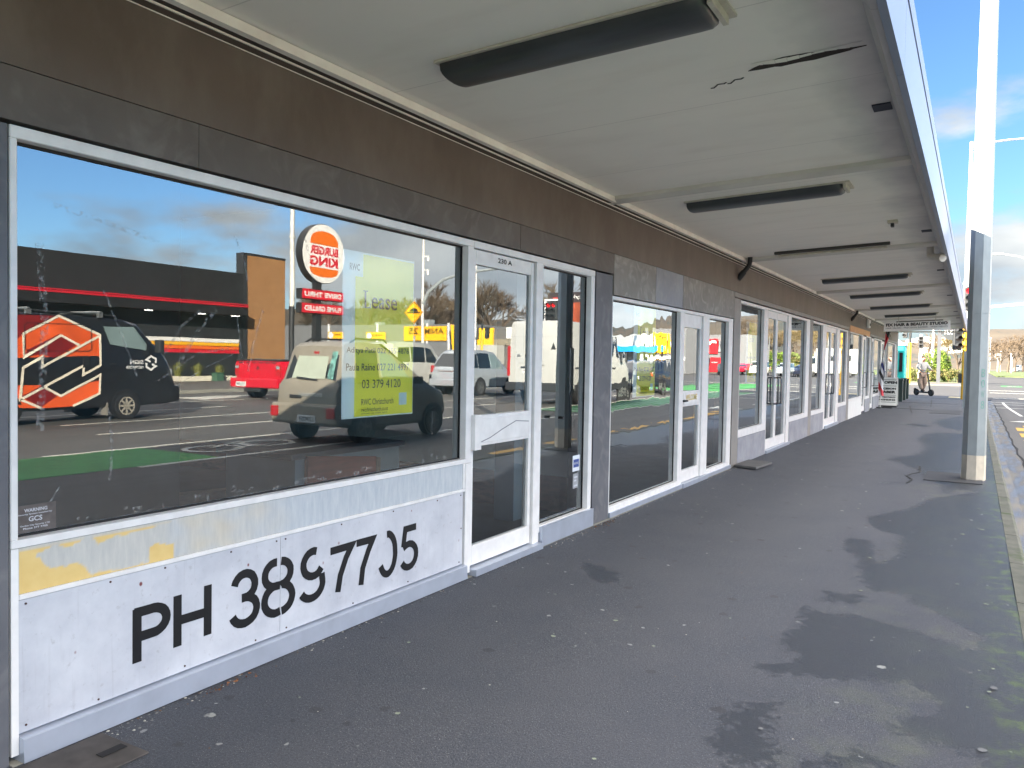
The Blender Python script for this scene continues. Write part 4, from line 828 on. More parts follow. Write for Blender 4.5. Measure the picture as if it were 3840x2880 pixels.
# dark green posts
for i, (x, y) in enumerate(((.235, 36.8), (.235, 38.5), (.235, 40.2))):
    t = tag(empty('bollard', (x, y, 0)), ['dark green flat topped post right behind the sandwich board', 'dark green post in the middle of the three behind the sandwich board', 'dark green post farthest along, beside the turquoise cabin'][i], 'bollard', 'dark green posts at the corner')
    bev(MB().box(-.16, .16, -.16, .16, .0, .86).build('body', M('dark green paint', S(34, 52, 50), .5), t), .02); bev(MB().box(-.18, .18, -.18, .18, .861, .93).build('cap', M('dark green cap', S(42, 58, 56), .4), t), .015)
# portable toilet
t = tag(empty('portable_toilet', (-.52, 42.6, 0)), 'turquoise portable toilet standing past the end of the shops', 'portable toilet'); TQ = M('turquoise plastic', S(30, 190, 182), .45, 0, .08, 2)
bev(MB().box(-.62, .62, -.6, .6, .0, .14).build('skid', PLAST, t), .02); bev(MB().box(-.58, .58, -.56, .56, .141, 2.42).build('cabin', TQ, t), .06, 3)
rf = MB(); rf.prism([(-.64, -.62, 2.421), (.64, -.62, 2.421), (.64, -.62, 2.50), (.3, -.62, 2.68), (-.3, -.62, 2.68), (-.64, -.62, 2.50)], (0, 1.24, 0)); bev(rf.build('roof', M('pale translucent roof', S(170, 216, 212), .5), t), .04)
MB().box(-.40, .34, -.585, -.562, .25, 2.2).build('door', TQ, t); MB().box(.36, .50, -.60, -.563, 1.2, 2.1).build('vent', DARK, t); MB().box(.20, .30, -.61, -.5855, 1.15, 1.3).build('handle', PLAST, t)

# ================================================================== SIGNALS AND POLES
LRED = M('red signal light', S(255, 16, 24), .3, emit=0.9); LOFF = M('unlit signal lens', S(40, 38, 34), .2)
def signal_head(parent, loc, rz, cols=1, lit=True, border=False, nm='signal_head'):
    e = MB(); w_ = .17*cols+.02
    e.box(-w_, w_, -.10, .06, -.52, .52); o = e.build(nm, PLAST, parent); o.location = loc; o.rotation_euler = (0, 0, rz); bev(o, .05, 3)
    if border:
        b = MB(); W2, H2 = w_+.05, .60; b.box(-W2, W2, .0605, .07, -H2, H2); bb = b.build('backing_board', PLAST, o)
        f = MB(); f.box(-W2-.11, W2+.11, .0, .06, H2+.001, H2+.11); f.box(-W2-.11, W2+.11, .0, .06, -H2-.11, -H2-.001); f.box(-W2-.11, -W2-.001, .0, .06, -H2, H2); f.box(W2+.001, W2+.11, .0, .06, -H2, H2); f.build('white_border', WHITE, o)
    for c in range(cols):
        x = (c-(cols-1)/2)*.34
        for r in range(3):
            lt = lit and r == 0
            MB().disc((x, -.105, .33-.33*r), (0, 1, 0), .115, .012, 16).build('lens', LRED if lt else LOFF, o)
            v = MB(); n = 8
            for j in range(n):
                a0, a1 = pi*j/n, pi*(j+1)/n; v.add([(x+.14*math.cos(a0), -.10, .33-.33*r+.14*math.sin(a0)), (x+.14*math.cos(a1), -.10, .33-.33*r+.14*math.sin(a1)), (x+.13*math.cos(a1), -.28, .33-.33*r+.13*math.sin(a1)), (x+.13*math.cos(a0), -.28, .33-.33*r+.13*math.sin(a0))], [(0, 1, 2, 3)])
            v.build('visor', PLAST, o, 60)
    return o
t = tag(empty('signal_mast', (2.52, 41.7, 0)), 'tall signal mast with yellow foot and white shaft at the street corner', 'traffic signal')
MB().tube([(0, 0, 0), (0, 0, 3.2)], .10, 12).build('yellow_foot', YEL, t, 60); MB().tube([(0, 0, 3.2), (0, 0, 5.4), (0, 0, 11.6)], [.12, .11, .07], 12).build('shaft', POLEW, t, 60)
MB().tube([(0, 0, 11.45), (1.4, 1.2, 11.8), (3.6, 3, 12.2)], [.05, .045, .04], 8).build('lamp_arm', POLEW, t, 60)
signal_head(t, (.10, -.25, 4.55), 0, 1, True); signal_head(t, (-.32, -.1, 2.75), .6, 1, False); MB().ring((0, 0, 5.25), (0, 0, 1), .115, .15, .09, 16).build('collar', WHITE, t, 60)
MB().box(-.22, -.08, -.20, -.06, .75, 1.15).build('push_button_box', PLAST, t)
t = tag(empty('street_lamp', (6.2, 62, 0)), 'thin pale street lamp whose arm crosses the sky behind the post', 'street lamp'); MB().tube([(0, 0, -.1), (0, 0, 8.4)], [.09, .06], 8).build('shaft', POLEW, t, 60); MB().tube([(0, 0, 8.3), (-1.0, 0, 8.75), (-1.9, 0, 8.95)], .04, 8).build('arm', POLEW, t, 60); MB().box(-2.5, -1.85, -.12, .12, 8.9, 9.02).build('lamp_head', GALV, t)
t = tag(empty('signal_arm_mast', (9.2, 47.2, 0)), 'pale signal mast whose long arm reaches across from the road side', 'traffic signal'); MB().tube([(0, 0, -.1), (0, 0, 4.2), (-.3, 0, 4.75), (-1.2, 0, 4.9), (-6.6, 0, 4.45)], [.12, .11, .10, .09, .07], 10).build('mast_arm', POLEW, t, 60); signal_head(t, (-4.0, -.2, 4.2), 0, 1, True)
for i, (x, y, hy, lb) in enumerate(((-1.8, 74.2, 3.4, 'yellow footed signal pole across the street beside the turquoise cabin'), (-1.15, 77.5, 2.6, 'small two lamp signal across the street in front of the bare trees'))):
    t = tag(empty('signal_pole', (x, y, 0)), lb, 'traffic signal'); MB().tube([(0, 0, 0), (0, 0, hy)], .13, 10).build('yellow_foot', YEL if i == 0 else POLEW, t, 60); MB().tube([(0, 0, hy), (0, 0, hy+1.6)], .11, 10).build('shaft', PLAST if i == 0 else POLEW, t, 60)
    signal_head(t, (-.35 if i == 0 else 0.0, -.15, hy+.9), -.5 if i == 0 else 0, 1, i == 0)
for i, (x, y, h, lb) in enumerate(((0.15, 90, 9, 'grey steel sign post rising behind the pale green bush'), (-.95, 95, 9, 'white flagpole like pole rising behind the rider'), )):
    if i: t = tag(empty('tall_pole', (x, y, 0)), lb, 'pole'); MB().tube([(0, 0, 0), (0, 0, h)], .11, 10).build('shaft', POLEW, t, 60)
t = tag(empty('cafe_sign', (.15, 80, 0)), 'round grey cafe sign on a thick grey post across the street', 'sign'); MB().box(-.14, .14, -.14, .14, 0, 5.4).build('post', M('grey sign post', S(70, 72, 76), .5), t)
MB().disc((.92, -.12, 4.42), (0, 1, 0), .64, .2, 40).build('disc', M('slate grey sign', S(46, 50, 52), .5), t, 40); text_mb('McCafé', (.40, -.235, 4.28), (1, 0, 0), (0, 0, 1), 1.06, .36, .0).build('lettering', WHITE, t); MB().box(.141, .35, -.1, 0, 4.3, 4.5).build('bracket', PLAST, t)
for i, (x, y) in enumerate(((8.66, 277),)):
    t = tag(empty('round_sign', (x, y, 0)), 'round white backed sign on a pole on the grass island', 'sign'); MB().tube([(0, 0, 0), (0, 0, 4.9)], .12, 8).build('post', POLEW, t, 60); MB().disc((0, -.15, 4.7), (0, 1, 0), .85, .06, 24).build('disc', M('grey sign back', S(190, 192, 190), .5), t)
for i, (x, y, h) in enumerate(((6.35, 255, 9.4), (9.9, 300, 6.5), (11.4, 260, 5.2), (13.0, 300, 7.0), (10.9, 240, 3.6))):
    t = tag(empty('lamp_pole', (x, y, 0)), ['lamp post with a round bright head left of the bare trees', 'slim white pole right behind the round sign', 'slim white pole among the bare trunks', 'slim pole near the silver car', 'short slim post on the grass island'][i], 'pole', 'slim poles by the far trees'); MB().tube([(0, 0, 0), (0, 0, h)], .07, 6).build('shaft', POLEW, t, 60); MB().disc((0, 0, h), (0, 0, 1), .22, .2, 10).build('lamp_head', WHITE, t)

# ================================================================== VEHICLES
def interp(st, y, k):
    for a, b in zip(st, st[1:]):
        if a[0] <= y <= b[0]:
            t = (y-a[0])/max(1e-6, b[0]-a[0]); return a[k]+(b[k]-a[k])*t
    return st[0][k] if y < st[0][0] else st[-1][k]
class Car:
    """st: stations (y, z_bottom, z_belt, z_top, half_width, half_width_top); y runs from tail to nose, z from the road"""
    def __init__(s, name, loc, rz, st, paint, label, group=None, cat='car'):
        s.t = tag(empty(name, loc, rz), label, cat, group); s.st = st; s.paint = paint
        mb = MB(); rings = []
        for (y, zb_, ze, zt2, w_, wt) in st:
            zm = zb_+(ze-zb_)*.55; c = min(.07, (zt2-ze)*.4) if zt2 > ze else 0
            half = [(0, zb_), (w_-.10, zb_), (w_-.03, zb_+.06), (w_, zm), (w_-.005, ze-.06), (w_-.025, ze), (wt+.01, zt2-c), (wt-.05, zt2-.01), (wt*.5, zt2+.008), (0, zt2+.015)]
            rings.append([(x, y, z) for x, z in half]+[(-x, y, z) for x, z in half[-2:0:-1]])
        k = len(rings[0]); vs = [p for r in rings for p in r]
        fs = [(i*k+j, (i+1)*k+j, (i+1)*k+(j+1) % k, i*k+(j+1) % k) for i in range(len(rings)-1) for j in range(k)]+[tuple(range(k)), tuple(range(len(rings)*k-1, (len(rings)-1)*k-1, -1))]
        mb.add(vs, fs); s.body = mb.build('body', paint, s.t, 38)
    def sx(s, y, z):
        w_ = interp(s.st, y, 4); ze = interp(s.st, y, 2); zt2 = interp(s.st, y, 3); wt = interp(s.st, y, 5); zb_ = interp(s.st, y, 1)
        if z <= ze: return w_-.0
        t = (z-ze)/max(.01, zt2-.05-ze); return (w_-.025)+(wt+.01-w_+.025)*min(1, t)
    def side(s, name, poly, m, out=.012, sides=(-1, 1), parent=None, dep=.03):
        for sd in sides:
            mb = MB(); mb.prism([(sd*(s.sx(y, z)+out), y, z) for y, z in poly], (-sd*dep, 0, 0)); o = mb.build(name, m, parent or s.t)
        return o
    def quad(s, name, pts, m, vec=(0, .02, 0)): return MB().prism(pts, vec).build(name, m, s.t)
    def wheels(s, ys, r, wd=.2, rim=None, parts=True, out=.01, spokes=5):
        for y in ys:
            for sd in (-1, 1):
                x = sd*(interp(s.st, y, 4)+out); a = MB(); a.disc((x-sd*.002-sd*.06, y, r+.03), (1, 0, 0), r*1.16, .12, 28); ar = a.build('wheel_arch', DARK, s.t, 40)
                w_ = MB(); n = 28; pr = [(x-sd*wd, r*.8), (x-sd*wd, r), (x-sd*.02, r), (x+sd*.012, r*.93), (x+sd*.012, r*.68), (x-sd*.05, r*.66)]
                vs = [(px, y+pr_*math.cos(2*pi*j/n), r+pr_*math.sin(2*pi*j/n)) for px, pr_ in pr for j in range(n)]
                w_.add(vs, [(i*n+j, (i+1)*n+j, (i+1)*n+(j+1) % n, i*n+(j+1) % n) for i in range(len(pr)-1) for j in range(n)]); wh = w_.build('wheel', TYRE, s.t, 50)
                rm = MB(); rm.disc((x-sd*.06, y, r), (1, 0, 0), r*.67, .02, 24); rm.ring((x-sd*.006, y, r), (1, 0, 0), r*.58, r*.68, .02, 24); rm.disc((x-sd*.006, y, r), (1, 0, 0), r*.17, .03, 12)
                for q in range(spokes):
                    an = 2*pi*q/spokes; d = Vector((0, math.cos(an), math.sin(an))); pn = Vector((0, -d.z, d.y)); c = Vector((x-sd*.012, y, r))
                    rm.prism([c+d*r*.12+pn*r*.10, c+d*r*.12-pn*r*.10, c+d*r*.62-pn*r*.06, c+d*r*.62+pn*r*.06], (sd*.012, 0, 0))
                rm.build('rim', rim or RIM, wh)
    def plate(s, txt, x, y, z, m=PLATE, wd=.38, ht=.13):
        o = MB().box(x-wd/2, x+wd/2, y-.012, y, z-ht/2, z+ht/2).build('number_plate', m, s.t); text_mb(txt, (x-wd*.43, y-.0135, z-ht*.33), (1, 0, 0), (0, 0, 1), wd*.86, ht*.66, .02).build('lettering', BLACK, o)
    def boxp(s, name, b, m, bv=.012):
        o = MB().box(*b).build(name, m, s.t); return bev(o, bv) if bv else o

# --- beige tall hatchback right outside the big window
BEI = M('dusty beige car paint', S(146, 138, 122), .4, .1, .08, 2, coat=.3)
c = Car('beige_hatchback', (7.65, 10.93, ZR), 0, [(0, .42, .8, .98, .74, .70), (.05, .36, 1.02, 1.10, .77, .74), (.12, .34, 1.04, 1.24, .78, .70), (.30, .30, 1.05, 1.80, .79, .64), (.42, .28, 1.05, 1.88, .79, .62), (.9, .26, 1.04, 1.91, .79, .61), (1.38, .26, 1.03, 1.88, .79, .61), (2.0, .26, 1.01, 1.55, .79, .66), (2.9, .26, .98, 1.04, .79, .74), (3.3, .28, .88, .93, .76, .70), (3.5, .36, .6, .72, .68, .6)], BEI, 'dusty beige tall hatchback with roof rails in the nearest lane, half behind the lease poster')
c.quad('rear_window', [(-.63, .085, 1.16), (.63, .085, 1.16), (.55, .285, 1.74), (-.55, .285, 1.74)], CARG, (0, .012, 0))
MB().prism([(-.38, .078, 1.2), (.45, .078, 1.2), (.42, .235, 1.62), (-.33, .235, 1.62)], (0, .004, 0)).build('sun_shade', M('pale window shade', S(176, 184, 166), .6, 0, .1, 3), c.t)
MB().prism([(-.57, .078, 1.2), (-.43, .078, 1.2), (-.40, .27, 1.71), (-.52, .27, 1.71)], (0, .004, 0)).build('window_sticker', M('colourful window sticker', S(110, 160, 150), .5, 0, .9, 9), c.t)
c.boxp('bumper', (-.82, .82, -.10, .03, .36, .74), BEI, .05); c.boxp('tailgate_trim', (-.42, .2, -.015, .03, .86, .93), M('brushed trim', S(176, 176, 170), .3, .6)); c.boxp('handle', (.12, .4, -.04, .01, .83, .89), PLAST)
for x in (-1, 1):
    c.boxp('tail_light', (x*.80, x*.60, -.125, -.098, .48, .68), REDL, .02); MB().tube([(x*.56, .55, 1.89), (x*.57, .7, 1.96), (x*.57, 1.5, 1.96), (x*.57, 1.6, 1.90)], .02, 8).build('roof_rail', PLAST, c.t, 60)
c.quad('wiper', [(-.2, .07, 1.16), (.3, .07, 1.20), (.3, .075, 1.23), (-.2, .075, 1.19)], PLAST, (0, -.02, 0)); c.boxp('brake_light', (-.06, .06, .25, .29, 1.66, 1.71), REDL, .005)
c.plate('EZM254', -.1, -.10, .46, PLATE, .44); c.side('window', [(.5, 1.12), (1.2, 1.12), (1.2, 1.74), (.62, 1.76)], CARG); c.side('window', [(1.28, 1.12), (2.28, 1.10), (1.62, 1.66), (1.28, 1.74)], CARGL)
c.quad('windscreen', [(-.66, 2.86, 1.07), (.66, 2.86, 1.07), (.56, 1.48, 1.87), (-.56, 1.48, 1.87)], CARG, (0, -.01, .012)); c.wheels((.72, 2.92), .30, .18, STEEL)
for sd in (-1, 1): c.boxp('mirror', (sd*.80, sd*.98, 2.2, 2.32, 1.08, 1.24), PLAST, .03)
# --- black sign writer's van
VB = M('black van paint', S(34, 34, 36), .22, 0, .1, 1, coat=.6)
c = Car('black_van', (15.62, 8.75, ZR), 0, [(0, .34, 1.4, 2.30, .86, .80), (.1, .30, 1.45, 2.42, .87, .80), (1.5, .30, 1.5, 2.46, .87, .80), (3.3, .30, 1.56, 2.43, .87, .79), (3.7, .30, 1.56, 2.34, .87, .77), (3.95, .32, 1.55, 2.10, .87, .75), (4.35, .34, 1.52, 1.72, .86, .78), (4.55, .34, 1.3, 1.5, .85, .76), (4.72, .36, .95, 1.15, .83, .74), (4.84, .40, .62, .85, .80, .70)], VB, 'black panel van with orange sign writing on its side, in the third lane', None, 'van')
Yo = 8.75; Zo = .13
def vp(p): return [(y-Yo, z+Zo) for y, z in p]
c.side('wrap_panel', vp([(8.9, 1.95), (9.53, 2.02), (9.70, 1.84), (9.53, 1.4), (9.53, .26), (8.9, .28)]), M('dark red vinyl', S(150, 44, 40), .3), .006, (-1,))
c.side('wrap_panel', vp([(9.53, 1.69), (9.70, 1.84), (10.49, 2.28), (11.46, 1.9), (11.44, .52), (10.77, .24), (10.06, .24), (9.53, .26)]), M('orange vinyl', S(222, 90, 42), .3, 0, .22, .9), .010, (-1,))
for p in ([(9.74, 1.36), (9.78, 1.5), (10.49, 1.88), (10.88, 1.66), (10.34, 1.34), (10.10, 1.42)], [(9.62, .5), (10.1, .74), (10.12, .70), (10.45, .52), (10.06, .26)], [(8.95, 2.0), (9.55, 2.26), (10.41, 2.29), (9.72, 1.90), (9.53, 1.72)]): c.side('wrap_panel', vp(p), M('maroon vinyl', S(124, 30, 30), .3), .013, (-1,))
c.side('wrap_panel', vp([(10.05, .72), (10.94, 1.20), (11.01, 1.0), (11.43, 1.18), (11.43, .96), (10.5, .52), (10.2, .66)]), VB, .015, (-1,))
for pl in ([(9.7, 1.85), (10.49, 2.29), (11.45, 1.9), (11.44, 1.19), (11.01, .96), (11.02, 1.17), (10.12, .7), (10.5, .49), (11.43, .96), (11.41, .52), (10.78, .25)], [(9.71, 1.84), (9.71, 1.35), (10.53, 1.85), (10.94, 1.64)], [(11.45, 1.88), (10.08, 1.14), (10.09, 1.36), (9.68, 1.12), (9.61, .44), (10.12, .7)], [(9.61, .44), (10.06, .24)]):
    mb = MB()
    for q in stroke(vp(pl), .055): mb.prism([(-(c.sx(p[0], p[1])+.021), p[0], p[1]) for p in q], (.004, 0, 0))
    mb.build('wrap_line', M('cream vinyl line', S(226, 216, 196), .4), c.t)
c.side('window', vp([(9.74, 2.04), (9.8, 2.10), (11.2, 2.12), (11.24, 2.07), (11.24, 1.57), (11.17, 1.51), (9.8, 1.49), (9.74, 1.54)]), CARG, .004, (1,))
ol = MB()
for q in stroke(vp([(9.74, 2.04), (9.8, 2.10), (11.2, 2.12), (11.24, 2.07), (11.24, 1.57), (11.17, 1.51), (9.8, 1.49), (9.74, 1.54), (9.74, 2.04)]), .014): ol.prism([(-(c.sx(p[0], p[1])+.024), p[0], p[1]) for p in q], (.004, 0, 0))
ol.build('window_seal', DARK, c.t)
c.side('window', vp([(11.55, 2.10), (12.34, 2.12), (12.70, 1.70), (12.66, 1.55), (11.71, 1.68)]), CARGL, .035, (-1, 1), None, .06)
c.quad('windscreen', [(-.62, 4.36, 1.70), (.62, 4.36, 1.70), (.56, 3.80, 2.26), (-.56, 3.80, 2.26)], CARG, (0, .012, .012))
def vtext(s_, y, z, wd, ht, b=.02): text_mb(s_, (-(.87+.004), y-Yo, z+Zo), (0, -1, 0), (0, 0, 1), wd, ht, b).build('lettering', WHITE, c.t)
vtext('SIGN', 12.58, 1.21, .36, .10); vtext('NETWORK', 12.58, 1.10, .48, .07)
hx = MB(); hc = (12.79, 1.24)
for q in stroke([(hc[0]+.13, hc[1]+.0), (hc[0]+.13, hc[1]+.10), (hc[0], hc[1]+.17), (hc[0]-.13, hc[1]+.08), (hc[0]-.02, hc[1]+.03)], .05)+stroke([(hc[0]-.13, hc[1]+.0), (hc[0]-.13, hc[1]-.10), (hc[0], hc[1]-.17), (hc[0]+.13, hc[1]-.08), (hc[0]+.02, hc[1]-.03)], .05): hx.prism([(-.874, p[0]-Yo, p[1]+Zo) for p in q], (-.003, 0, 0))
hx.build('logo', WHITE, c.t)
c.boxp('handle', (-.90, -.868, 2.25, 2.42, 1.25, 1.52), DARK, .01); c.boxp('handle', (-.895, -.868, 2.95, 3.1, 1.32, 1.36), DARK, .005); c.boxp('bumper', (-.85, .85, 4.62, 4.90, .38, .80), VB, .06)
for sd in (-1, 1):
    c.boxp('headlight', (sd*.56, sd*.80, 4.56, 4.70, .98, 1.22), M('clear lamp lens', S(170, 176, 178), .1, .3), .02); c.boxp('tail_light', (sd*.7, sd*.875, -.02, .06, .9, 1.5), REDL, .01); c.boxp('mirror', (sd*.90, sd*1.12, 4.1, 4.24, 1.62, 1.95), PLAST, .03)
    c.boxp('mud_flap', (sd*.62, sd*.86, 2.86, 2.90, .12, .42), M('grey mud flap', S(120, 116, 108), .8), 0)
    MB().tube([(sd*.7, .4, 2.52), (sd*.7, 3.2, 2.50)], .02, 6).build('roof_rail', PLAST, c.t)
for y in (1.1, 2.75): MB().tube([(-.8, y, 2.56), (.8, y, 2.56)], .03, 8).build('roof_bar', RIM, c.t); c.boxp('bar_foot', (-.80, -.72, y-.06, y+.06, 2.43, 2.555), RIM, .005)
c.wheels((.52, 3.37), .33, .2, STEEL, spokes=8)
# --- red ute seen from behind
RP = M('bright red car paint', S(206, 20, 44), .25, 0, .05, 1, coat=.6)
c = Car('red_ute', (19.45, 20.5, ZR), 0, [(0, .60, 1.36, 1.38, 1.12, 1.08), (.05, .50, 1.38, 1.40, 1.15, 1.10), (3.0, .46, 1.38, 1.40, 1.15, 1.10), (3.1, .46, 1.38, 1.9, 1.14, .95), (3.5, .46, 1.36, 2.12, 1.14, .92), (4.6, .46, 1.32, 2.10, 1.14, .92), (5.4, .46, 1.28, 1.36, 1.14, 1.05), (6.6, .5, 1.15, 1.22, 1.10, 1.0), (6.8, .55, .8, .95, 1.0, .9)], RP, 'bright red ute with black tray cover, seen from behind in the fourth lane', None, 'ute')
c.boxp('tray_cover', (-1.13, 1.13, .01, 3.06, 1.395, 1.46), PLAST, .02); c.boxp('bumper', (-1.2, 1.2, -.22, .04, .42, .78), RP, .06); c.boxp('tow_bar', (-.3, .5, -.2, -.06, .28, .415), PLAST, .02); c.boxp('badge', (-.06, .06, -.012, .0, 1.08, 1.2), PLAST, .01)
for sd in (-1, 1): c.boxp('tail_light', (sd*.92, sd*1.155, -.02, .05, .86, 1.28), REDL, .03); c.boxp('lamp_lens', (sd*.95, sd*1.12, -.03, -.02, 1.12, 1.22), M('clear lamp lens', S(170, 176, 178), .1), .01)
c.plate('CGL549', .62, -.215, .56, PLATE, .5, .17); c.side('window', [(3.3, 1.5), (4.5, 1.46), (4.3, 1.98), (3.5, 2.0)], CARG); c.quad('rear_window', [(-.85, 3.10, 1.5), (.85, 3.10, 1.5), (.8, 3.36, 2.0), (-.8, 3.36, 2.0)], CARG, (0, -.02, 0)); c.wheels((.95, 5.6), .40, .26)
sc_ = MB()
for i in range(6): sc_.prism([(-1.0+.34*i, -.008, 1.36), (-.66+.34*i, -.008, 1.36), (-.83+.34*i, -.008, 1.30)], (0, .006, 0))
sc_.build('cover_scallops', PLAST, c.t)
# --- silver hatchback
SIL = M('silver car paint', S(176, 184, 190), .3, .4, .05, 1, coat=.4)
c = Car('silver_hatchback', (16.42, 28.2, ZR), 0, [(0, .5, .9, 1.1, .80, .76), (.06, .42, 1.12, 1.2, .88, .84), (.5, .36, 1.14, 1.84, .92, .72), (.9, .34, 1.14, 1.98, .92, .70), (1.8, .34, 1.12, 1.99, .92, .70), (2.5, .34, 1.10, 1.90, .92, .72), (3.6, .34, 1.05, 1.15, .92, .84), (4.4, .4, .95, 1.0, .88, .8), (4.6, .5, .7, .8, .8, .7)], SIL, 'silver hatchback half hidden between the beige car and the big white van')
c.quad('rear_window', [(-.74, .09, 1.24), (.74, .09, 1.24), (.6, .47, 1.80), (-.6, .47, 1.80)], CARG, (0, -.02, .01)); c.plate('GWA589', .1, .02, .94, PLATE, .42); c.boxp('trim', (-.4, .5, -.02, .04, 1.03, 1.08), RIM, .01); c.boxp('bumper', (-.9, .9, -.1, .05, .42, .72), SIL, .05)
for sd in (-1, 1): c.boxp('tail_light', (sd*.74, sd*.90, .0, .16, .98, 1.28), REDL, .03)
c.side('window', [(.55, 1.22), (1.0, 1.2), (1.0, 1.82), (.78, 1.80)], CARG); c.side('window', [(1.06, 1.2), (2.0, 1.18), (2.0, 1.84), (1.06, 1.86)], CARG); c.side('window', [(2.06, 1.18), (3.2, 1.14), (2.6, 1.72), (2.06, 1.82)], CARGL); c.wheels((1.16, 3.7), .36, .2)
# --- white four wheel drive further over
WP = M('white car paint', S(180, 180, 174), .3, 0, .03, 1, coat=.5)
c = Car('white_four_wheel_drive', (19.0, 26.6, ZR), 0, [(0, .5, 1.2, 2.0, .9, .78), (.1, .45, 1.3, 2.2, .95, .8), (1.2, .45, 1.3, 2.3, .95, .8), (2.8, .45, 1.28, 2.24, .95, .8), (3.7, .45, 1.25, 1.4, .95, .86), (4.6, .5, 1.15, 1.2, .92, .84), (4.8, .6, .8, .9, .85, .75)], WP, 'white four wheel drive wagon behind the silver hatchback')
c.side('window', [(.3, 1.42), (1.2, 1.42), (1.2, 2.06), (.45, 2.04)], CARG); c.side('window', [(1.3, 1.42), (2.2, 1.4), (2.2, 2.06), (1.3, 2.08)], CARG); c.side('window', [(2.3, 1.4), (3.3, 1.36), (2.7, 2.0), (2.3, 2.06)], CARG); c.wheels((.9, 3.7), .42, .25); c.quad('windscreen', [(-.8, 3.6, 1.46), (.8, 3.6, 1.46), (.7, 2.86, 2.16), (-.7, 2.86, 2.16)], CARG, (0, .015, .01))
# --- tall white van
c = Car('white_van', (10.46, 25.0, ZR), 0, [(0, .62, 1.6, 2.86, 1.10, 1.0), (.08, .56, 1.7, 2.98, 1.14, 1.02), (.5, .54, 1.72, 3.02, 1.15, 1.02), (3.2, .54, 1.72, 2.98, 1.15, 1.02), (4.0, .54, 1.72, 2.78, 1.15, 1.0), (4.4, .54, 1.72, 2.50, 1.15, .98), (5.7, .54, 1.60, 1.74, 1.14, 1.0), (6.2, .56, 1.30, 1.38, 1.12, .98), (6.55, .6, 1.0, 1.1, 1.04, .9)], WP, 'tall white delivery van waiting in the second lane, its rear doors facing the camera', None, 'van')
c.boxp('bumper', (-1.16, 1.16, -.16, .03, .50, .80), PLAST, .05); c.boxp('tow_bar', (-.2, .3, -.14, -.02, .34, .495), PLAST, .02)
for x in (-.02, ): c.boxp('door_gap', (x-.006, x+.006, -.006, .02, .82, 2.84), DARK, 0)
c.boxp('number_recess', (-.05, .62, -.008, .02, 1.28, 1.36), PLAST, .01); c.plate('PQE99', .30, -.004, 1.20, PLATE, .44, .15); c.boxp('brake_light', (-.16, .16, -.01, .1, 2.84, 2.90), REDL, .01); c.boxp('lock', (.62, .76, -.02, .01, 1.70, 1.80), RIM, .03); c.boxp('handle', (-.40, -.14, -.02, .01, 1.40, 1.44), RIM, .01)
c.boxp('seam', (-1.05, 1.05, -.003, .01, 2.42, 2.432), M('panel seam grey', S(150, 150, 150), .6), 0)
for sd in (-1, 1): c.boxp('tail_light', (sd*1.03, sd*1.152, -.015, .05, 1.0, 2.1), REDL, .02); c.boxp('sill', (sd*1.1, sd*1.165, .9, 6.1, .5, .74), PLAST, .02)
c.side('rub_strip', [(.9, 1.30), (4.3, 1.30), (4.3, 1.36), (.9, 1.36)], PLAST, .01, (-1, 1)); c.side('window', [(4.25, 1.78), (5.35, 1.70), (4.75, 2.28), (4.25, 2.36)], CARG); c.quad('windscreen', [(-.98, 5.55, 1.80), (.98, 5.55, 1.80), (.9, 4.5, 2.44), (-.9, 4.5, 2.44)], CARG, (0, .015, .015))
tb = MB(); tb.prism([(-.82, -.004, 1.98), (-.62, -.004, 1.98), (-.72, -.004, 2.22)], (0, .003, 0)); tb.build('door_sticker', PLAST, c.t); text_mb('NOT FOR HIRE', (.2, -.004, 1.46), (1, 0, 0), (0, 0, 1), .5, .05).build('lettering', MC['panel seam grey'], c.t)
for sd in (-1, 1): c.boxp('mirror', (sd*1.18, sd*1.42, 5.15, 5.35, 1.55, 1.95), PLAST, .04); c.boxp('headlight', (sd*.8, sd*1.12, 6.1, 6.4, 1.05, 1.3), M('clear lamp lens', S(170, 176, 178), .1), .03)
c.wheels((1.5, 5.56), .42, .24, RIM, spokes=9)
